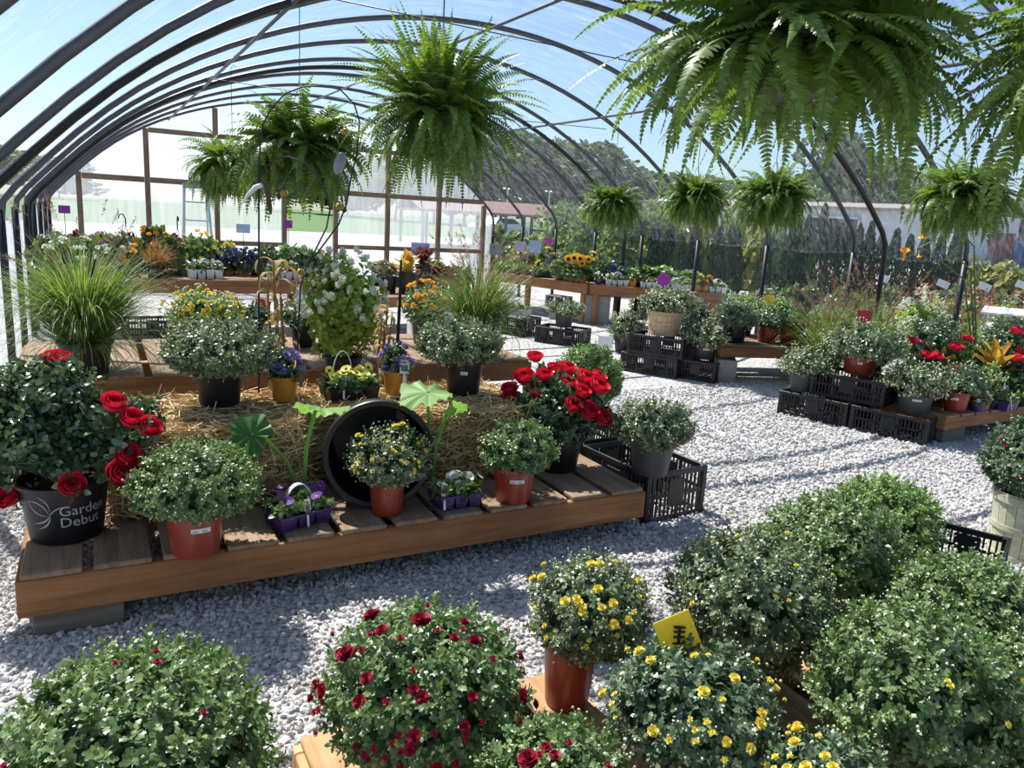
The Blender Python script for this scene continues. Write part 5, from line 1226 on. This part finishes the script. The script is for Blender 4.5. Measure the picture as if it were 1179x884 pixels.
hfern(800, 229, 5.43, F_FAR, 'second distant hanging fern from the pansy table', s=.86, rz=1, htop=2.7)
hfern(889, 228, 5.43, F_FAR, 'third distant hanging fern, before the arborvitae', s=.86, rz=2, htop=2.7)
hfern(1112, 225, 5.43, F_FAR, 'hanging fern in front of the pale metal building', s=.86, rz=3, htop=2.7)

# ================================================================== outside
def tree_obj(label, p, h, r, mesh, group=None, name='tree', trunk=True, rz=0):
    t = thing(name, label, 'tree', p, rz, group)
    if trunk: obj('trunk', tube([(0, 0, 0), (.02*h, 0, h*.25), (0, .01*h, h*.6), (0, 0, h*.85)], [.035*h*.5, .028*h*.5, .016*h*.5, .004*h], 7), M['bark'], t)
    ob('crown', mesh, t, (0, 0, 0), (0, 0, 0), (r, r, h)); return t
def crown_mesh(n, leaf, mat, kind, seed):
    r_ = np.random.default_rng(seed)
    if kind == 'cone':
        z = r_.uniform(0, 1, n)**1.25; rad = (1-z)**.75*np.minimum(1, (z+.03)*9)**.5*r_.uniform(.72, 1.03, n); a = r_.uniform(0, 2*PI, n); P = np.stack([rad*np.cos(a), rad*np.sin(a), z*.96+.02], 1)
        D = unit(np.stack([np.cos(a), np.sin(a), .9+0*a], 1)+r_.normal(0, .3, (n, 3)))
    else:
        k = 16; cc = r_.normal(0, .42, (k, 3))*A3(1, 1, .45)+A3(0, 0, .62); cc[:, 2] = np.clip(cc[:, 2], .3, .84); rr = r_.uniform(.28, .5, k); i = r_.integers(0, k, n); D = unit(r_.normal(size=(n, 3)))
        P = cc[i]+D*rr[i][:, None]*A3(1, 1, .42)*r_.uniform(.75, 1.03, (n, 1)); D = unit(D+A3(0, 0, .5))
    X = unit(D+r_.normal(0, .5, (n, 3))); Y = unit(np.cross(X, r_.normal(size=(n, 3)))); Z = np.cross(X, Y); ln = (leaf*r_.uniform(.6, 1.3, n))[:, None]
    fl = A3(1, 1, .35) if kind != 'cone' else A3(1, 1, .35)
    T = SIMPLE.copy(); T.V = T.V*A3(1, 1.5, 1)
    c = [scatter(T, X*ln*fl, Y*ln*fl, Z*ln*fl, P)]
    return tomesh('crown', c, M[mat])
CON = crown_mesh(1500, .20, 'conifer', 'cone', 1); TREE = [crown_mesh(2600, .15, 'tree_leaf', 'round', 2+k) for k in range(3)]
LIGHT = crown_mesh(1500, .16, 'shrub_green', 'round', 9)
rr = random.Random(5)
arb = [(752, 17, 1.5), (768, 17.5, 1.7), (783, 16.5, 1.35), (797, 17, 1.5), (826, 16.5, 1.55), (845, 18, 1.7), (912, 13.5, 1.75), (942, 16, 2.1), (958, 17, 1.7), (971, 17.5, 1.8), (985, 16.5, 1.75), (998, 17.2, 1.85), (1012, 16.8, 1.6), (1028, 15.5, 1.7), (1045, 16, 1.6), (1062, 16.5, 1.75), (1098, 16.2, 1.95), (880, 17, 1.4), (925, 17.5, 1.9), (1080, 17, 1.7)]
for k, (px, d_, h_) in enumerate(arb):
    q = atd(px, 300, d_); big = px == 912
    tree_obj('broad dark arborvitae standing nearest the right side posts' if big else 'narrow dark green arborvitae in the nursery row outside', (q[0], q[1], 0), h_, .36 if big else .26, CON, 'arborvitae row outside', 'arborvitae', False, rr.uniform(0, 6))
SH = {m: bush_mesh(120, .13, .5, .5, m) for m in ('shrub_gold', 'shrub_rust', 'shrub_green', 'mum_grey', 'burgundy')}
def shrub(label, q, r, h, m, group): 
    o = ob('nursery_shrub', SH[m], None, (q[0], q[1], h*.12), (0, 0, rr.uniform(0, 6)), (r/.5, r/.5, h/.5)); tag(o, label, 'shrub', group); return o
nm_ = {'shrub_gold': 'golden green nursery shrub in the outdoor rows', 'shrub_rust': 'rust tinted nursery shrub in the outdoor rows', 'shrub_green': 'green nursery shrub in the outdoor rows', 'mum_grey': 'silvery nursery shrub in the outdoor rows', 'burgundy': 'wine leaved nursery shrub in the outdoor rows'}
for (pxa, pxb, d_, n, ms, r, h) in ((740, 1090, 12.8, 15, ('mum_grey', 'shrub_green', 'mum_grey'), .36, .55), (1075, 1230, 13.2, 8, ('shrub_rust', 'shrub_gold', 'mum_grey'), .42, .55), (1085, 1230, 19.0, 9, ('shrub_gold', 'shrub_gold', 'shrub_green'), .65, 1.0),
    (1060, 1230, 16.0, 9, ('shrub_rust', 'burgundy', 'shrub_green'), .5, .6), (1040, 1230, 10.6, 8, ('shrub_rust', 'shrub_green', 'mum_grey'), .34, .5), (560, 745, 19, 12, ('shrub_green', 'mum_grey', 'shrub_gold'), .5, .8), (740, 900, 20.5, 8, ('shrub_gold', 'shrub_green', 'shrub_gold'), .7, 1.7), (560, 745, 23, 9, ('shrub_green', 'shrub_green', 'shrub_gold'), .8, 1.1)):
    for k in range(n):
        m = ms[k % len(ms)]; q = atd(pxa+(pxb-pxa)*(k+.5)/n+rr.uniform(-3, 3), 300, d_*rr.uniform(.97, 1.03)); shrub(nm_[m], q, r*rr.uniform(.85, 1.15), h*rr.uniform(.8, 1.2), m, nm_[m].replace(' nursery shrub in the outdoor rows', ' nursery shrubs'))
for px, d_, h_, r_, lb in ((642, 19, 1.9, .9, 'young light green tree before the brown open shed'), (668, 17, 1.7, .8, 'grey-green young tree behind the red potted mum'), (715, 18, 1.9, 1.1, 'young tree under the first distant fern'), (745, 20, 2.0, 1.0, 'spreading young tree between the two distant ferns'), (693, 21, 2.2, 1.1, 'young tree with open crown behind the table corner')):
    q = atd(px, 300, d_); tree_obj(lb, (q[0], q[1], 0), h_, r_*.7, LIGHT, 'young trees outside')
for k, (px, d_, h_, r_) in enumerate(((455, 120, 9, 7), (500, 112, 10, 7), (535, 105, 11.5, 7), (570, 108, 12, 7), (602, 102, 12.5, 7.5), (640, 105, 11.5, 7), (672, 102, 11.5, 7), (705, 110, 10.5, 7), (735, 115, 9, 7), (765, 110, 8.5, 7), (795, 118, 8.5, 7), (830, 125, 9, 8), (870, 125, 9, 8), (1160, 62, 4.6, 4), (1185, 55, 4.6, 4), (1135, 72, 5, 4), (30, 150, 8, 9), (70, 150, 7.5, 9), (-20, 140, 9, 9), (330, 150, 7, 10), (400, 140, 8, 9))):
    q = atd(px, 250, d_); tree_obj('big leafy tree in the distant tree line', (q[0], q[1], 0), h_, r_, TREE[k % 3], 'distant tree line', 'tree', True, rr.uniform(0, 6))
for px, d_, h_, r_, lb in ((957, 72, 11.0, 3.6, 'tall tree rising behind the metal building, the left one'), (1020, 70, 8.6, 3.4, 'rounded tree rising behind the metal building, beside the taller tree')):
    q = atd(px, 250, d_); tree_obj(lb, (q[0], q[1], 0), h_, r_, TREE[1], None, 'tree', True, 1.0)

def mk_building():
    a, b = atd(735, 280, 60), atd(1104, 280, 44); a[2] = b[2] = 0; d = b-a; Lx = np.linalg.norm(d); rz = math.atan2(d[1], d[0]); Wd = 12.0; Hh = 3.35
    t = thing('metal_building', 'long pale corrugated metal building beyond the arborvitae', 'building', a, rz)
    n = int(Lx/.35); V = []
    for k in range(n*2+1):
        x = Lx*k/(n*2); y = .05 if k % 2 else 0
        V += [(x, y, 0), (x, y, Hh)]
    obj('wall', [chunk(V, [(2*k, 2*k+2, 2*k+3, 2*k+1) for k in range(n*2)])], M['metal_wall'], t, smooth=False, angle=None)
    V = []; m2 = int(Wd/.35)
    for k in range(m2*2+1): y = .05+Wd*k/(m2*2); x = Lx-(.05 if k % 2 else 0); V += [(x, y, 0), (x, y, Hh)]
    obj('wall', [chunk(V, [(2*k, 2*k+2, 2*k+3, 2*k+1) for k in range(m2*2)])], M['metal_wall'], t, smooth=False, angle=None)
    obj('wall', [box(0, .05, .06, Wd, 0, Hh), box(0, Lx, Wd, Wd+.05, 0, Hh)], M['metal_wall'], t, smooth=False, angle=None)
    obj('roof', chunk([(-.3, -.3, Hh-.05), (Lx+.3, -.3, Hh-.05), (Lx+.3, Wd/2, Hh+.5), (-.3, Wd/2, Hh+.5), (-.3, Wd+.3, Hh-.05), (Lx+.3, Wd+.3, Hh-.05)], [(0, 1, 2, 3), (3, 2, 5, 4)]), M['roof_edge'], t, smooth=False, angle=None)
    obj('fascia', box(-.3, Lx+.3, -.34, -.28, Hh-.2, Hh, .01), M['roof_edge'], t, smooth=False, angle=None)
    x0, x1 = Lx*.60, Lx*.74
    obj('bay_shade_panel', [box(x0, x1, -.04, .0, 0, 2.6)], M['bay_shade'], t, smooth=False, angle=None); obj('bay_frame', [box(x0-.12, x0, -.08, 0, 0, 2.7), box(x1, x1+.12, -.08, 0, 0, 2.7), box(x0-.12, x1+.12, -.08, 0, 2.6, 2.75)], M['metal_wall'], t, smooth=False, angle=None)  # flat dark panel on the wall imitates the bay's shaded inside
    xd = Lx*.945
    o = obj('door', box(xd, xd+.9, -.05, .02, 0, 2.05, .01), M['tag_white'], t, smooth=False, angle=None); obj('handle', box(xd+.78, xd+.84, -.09, -.05, 1.0, 1.12, .01), M['steel'], o, smooth=False, angle=None)
    obj('door_frame', [box(xd-.08, xd, -.06, .02, 0, 2.13), box(xd+.9, xd+.98, -.06, .02, 0, 2.13), box(xd-.08, xd+.98, -.06, .02, 2.05, 2.13)], M['roof_edge'], t, smooth=False, angle=None)
mk_building()
def container(label, pxa, pxb, d_, hh, mat, dp=2.6):
    a, b = atd(pxa, 290, d_), atd(pxb, 290, d_); a[2] = b[2] = 0; d = b-a; Lx = float(np.linalg.norm(d)); t = thing('container', label, 'container', a, math.atan2(d[1], d[0])); n = max(4, int(Lx/.15)); V = []
    for k in range(n*2+1): V += [(Lx*k/(n*2), .04 if k % 2 else 0, .1), (Lx*k/(n*2), .04 if k % 2 else 0, hh-.1)]
    obj('side_panel', chunk(V, [(2*k, 2*k+2, 2*k+3, 2*k+1) for k in range(n*2)]), M[mat], t, smooth=False, angle=None)
    obj('shell', [box(0, Lx, .05, dp, .1, hh-.1), box(0, Lx, 0, dp, hh-.12, hh, .01), box(0, Lx, 0, dp, 0, .12, .01)]+[box(x-.06, x+.06, -.02, .1, 0, hh, .01) for x in (.06, Lx-.06)], M[mat], t, smooth=False, angle=None)
container('dark red shipping container past the end of the metal building', 1137, 1166, 48, 2.3, 'rust_red'); container('blue container at the edge past the dark red one', 1167, 1215, 52, 1.9, 'blue_paint')
def shed():
    a, b = atd(470, 262, 36), atd(708, 262, 40); a[2] = b[2] = 0; d = b-a; Lx = float(np.linalg.norm(d)); t = thing('open_shed', 'long open shed with a low brown roof outside', 'building', a, math.atan2(d[1], d[0]))
    obj('roof', [box(0, Lx, -2, 2.5, 1.55, 1.65, .01), chunk([(0, -2, 1.65), (Lx, -2, 1.65), (Lx, .25, 2.2), (0, .25, 2.2), (Lx, 2.5, 1.65), (0, 2.5, 1.65)], [(0, 1, 2, 3), (3, 2, 4, 5)])], M['brown_roof'], t, smooth=False, angle=None)
    for k in range(9):
        for y in (-1.8, 2.3): ob('post', tomesh('post', box(-.06, .06, -.06, .06, 0, 1.56, .006), M['grey_wood'], False), t, (.2+(Lx-.4)*k/8, y, 0))
shed()
def car(label, px, d_, s=1.0, mat='car_white', rz=0):
    q = atd(px, 255, d_); t = thing('car', label, 'car', (q[0], q[1], 0), rz)
    pr = [(-2.1, .35), (-2.15, .75), (-1.95, .95), (-1.2, 1.02), (-.7, 1.42), (.7, 1.45), (1.3, 1.05), (2.05, .9), (2.15, .6), (2.1, .35)]
    def ext(pr, w0, w1, mid=None): 
        k = len(pr); V = [(x, -w0 if z < 1.03 else -w1, z) for x, z in pr]+[(x, w0 if z < 1.03 else w1, z) for x, z in pr]
        return chunk(V, [tuple(range(k))[::-1], tuple(range(k, 2*k))]+[(i, (i+1) % k, k+(i+1) % k, k+i) for i in range(k)])
    obj('body', ext(pr, .85, .66), M[mat], t, smooth=False, angle=None)
    for s_ in (-1, 1): obj('window', chunk([(-1.05, s_*.865, 1.04), (1.15, s_*.865, 1.06), (.66, s_*.70, 1.38), (-.64, s_*.70, 1.36)], [(0, 1, 2, 3)]), M['glass_dark'], t, smooth=False, angle=None)
    wh = lathe([(1e-3, -.11), (.20, -.11), (.33, -.09), (.33, .09), (.2, .11), (1e-3, .11)], 16).rot('X', PI/2)
    for x in (-1.3, 1.35):
        for y in (-.8, .8): obj('wheel', wh.copy(), M['black_pot'], t, (x, y, .33))
car('white car parked left of the two distant ferns', 742, 46, 1, 'car_white', .5); car('grey car parked behind the second distant fern', 790, 50, 1, 'alu', .5); car('white car parked under the brown shed roof', 575, 52, 1, 'car_white', .3)
for px, d_, h_, lb in ((583, 90, 4.6, 'tall light pole before the tree line, left of the other'), (631, 85, 4.4, 'tall light pole before the tree line, nearer the first distant fern')):
    q = atd(px, 250, d_); t_ = thing('light_pole', lb, 'lamp post', (q[0], q[1], 0), .6); obj('pole', tube([(0, 0, 0), (0, 0, h_)], [.14, .09], 8), M['alu'], t_); obj('lamp_head', [box(-.9, -.15, -.15, .15, h_, h_+.14, .03), box(.15, .9, -.15, .15, h_, h_+.14, .03), box(-.15, .15, -.04, .04, h_+.02, h_+.1)], M['alu'], t_, smooth=False, angle=None)
# stepladder by the end wall
lp = (gx(227, 13.7), 13.7, 0); t_ = thing('stepladder', 'aluminium stepladder standing at the end wall', 'ladder', lp)
for s in (-1, 1):
    obj('front_rail', tube([(s*.25, -.35, 0), (s*.17, 0, 1.68)], .022, 6), M['alu'], t_); obj('back_rail', tube([(s*.24, .40, 0), (s*.16, .03, 1.62)], .018, 6), M['alu'], t_)
for k in range(5): f = .18+.17*k; obj('step', box(-.25+.08*f, .25-.08*f, -.35*(1-f)-.045, -.35*(1-f)+.045, 1.68*f-.012, 1.68*f+.012, .004), M['alu'], t_, smooth=False, angle=None)
obj('top_cap', box(-.19, .19, -.08, .09, 1.66, 1.73, .008), M['glass_bird'], t_, smooth=False, angle=None)
# plant cart and tags outside on the right
q = atd(1165, 360, 8.2); t_ = thing('plant_cart', 'white metal shelf cart outside past the fountain grasses', 'cart', (q[0]+.1, q[1], 0), .5)
for z in (.28, .62): obj('shelf', box(-.45, .45, -.3, .3, z, z+.025, .006), M['white_plastic'], t_, smooth=False, angle=None)
for x in (-.42, .42):
    for y in (-.27, .27): obj('leg', box(x-.018, x+.018, y-.018, y+.018, 0, .80, .003), M['alu'], t_, smooth=False, angle=None)
obj('shelf', box(-.47, .47, -.32, .32, .80, .825, .006), M['white_plastic'], t_, smooth=False, angle=None)
for k, (px, py, d_) in enumerate(((1086, 327, 11.6), (1134, 330, 11.2), (1177, 328, 11.4), (1017, 320, 12.4))):
    sign_at('white plant card tilted over the outdoor rows', px, py, d_, 'tag_white', 13, 8, 0, ry=.35, bar=False)['group'] = 'white cards in the outdoor rows'

q = at(172, 392, 0); crate('black crate on the gravel under the plank table, beside the grass', (q[0]+.05, q[1]-.3, 0), .1, .60, .40, .28)
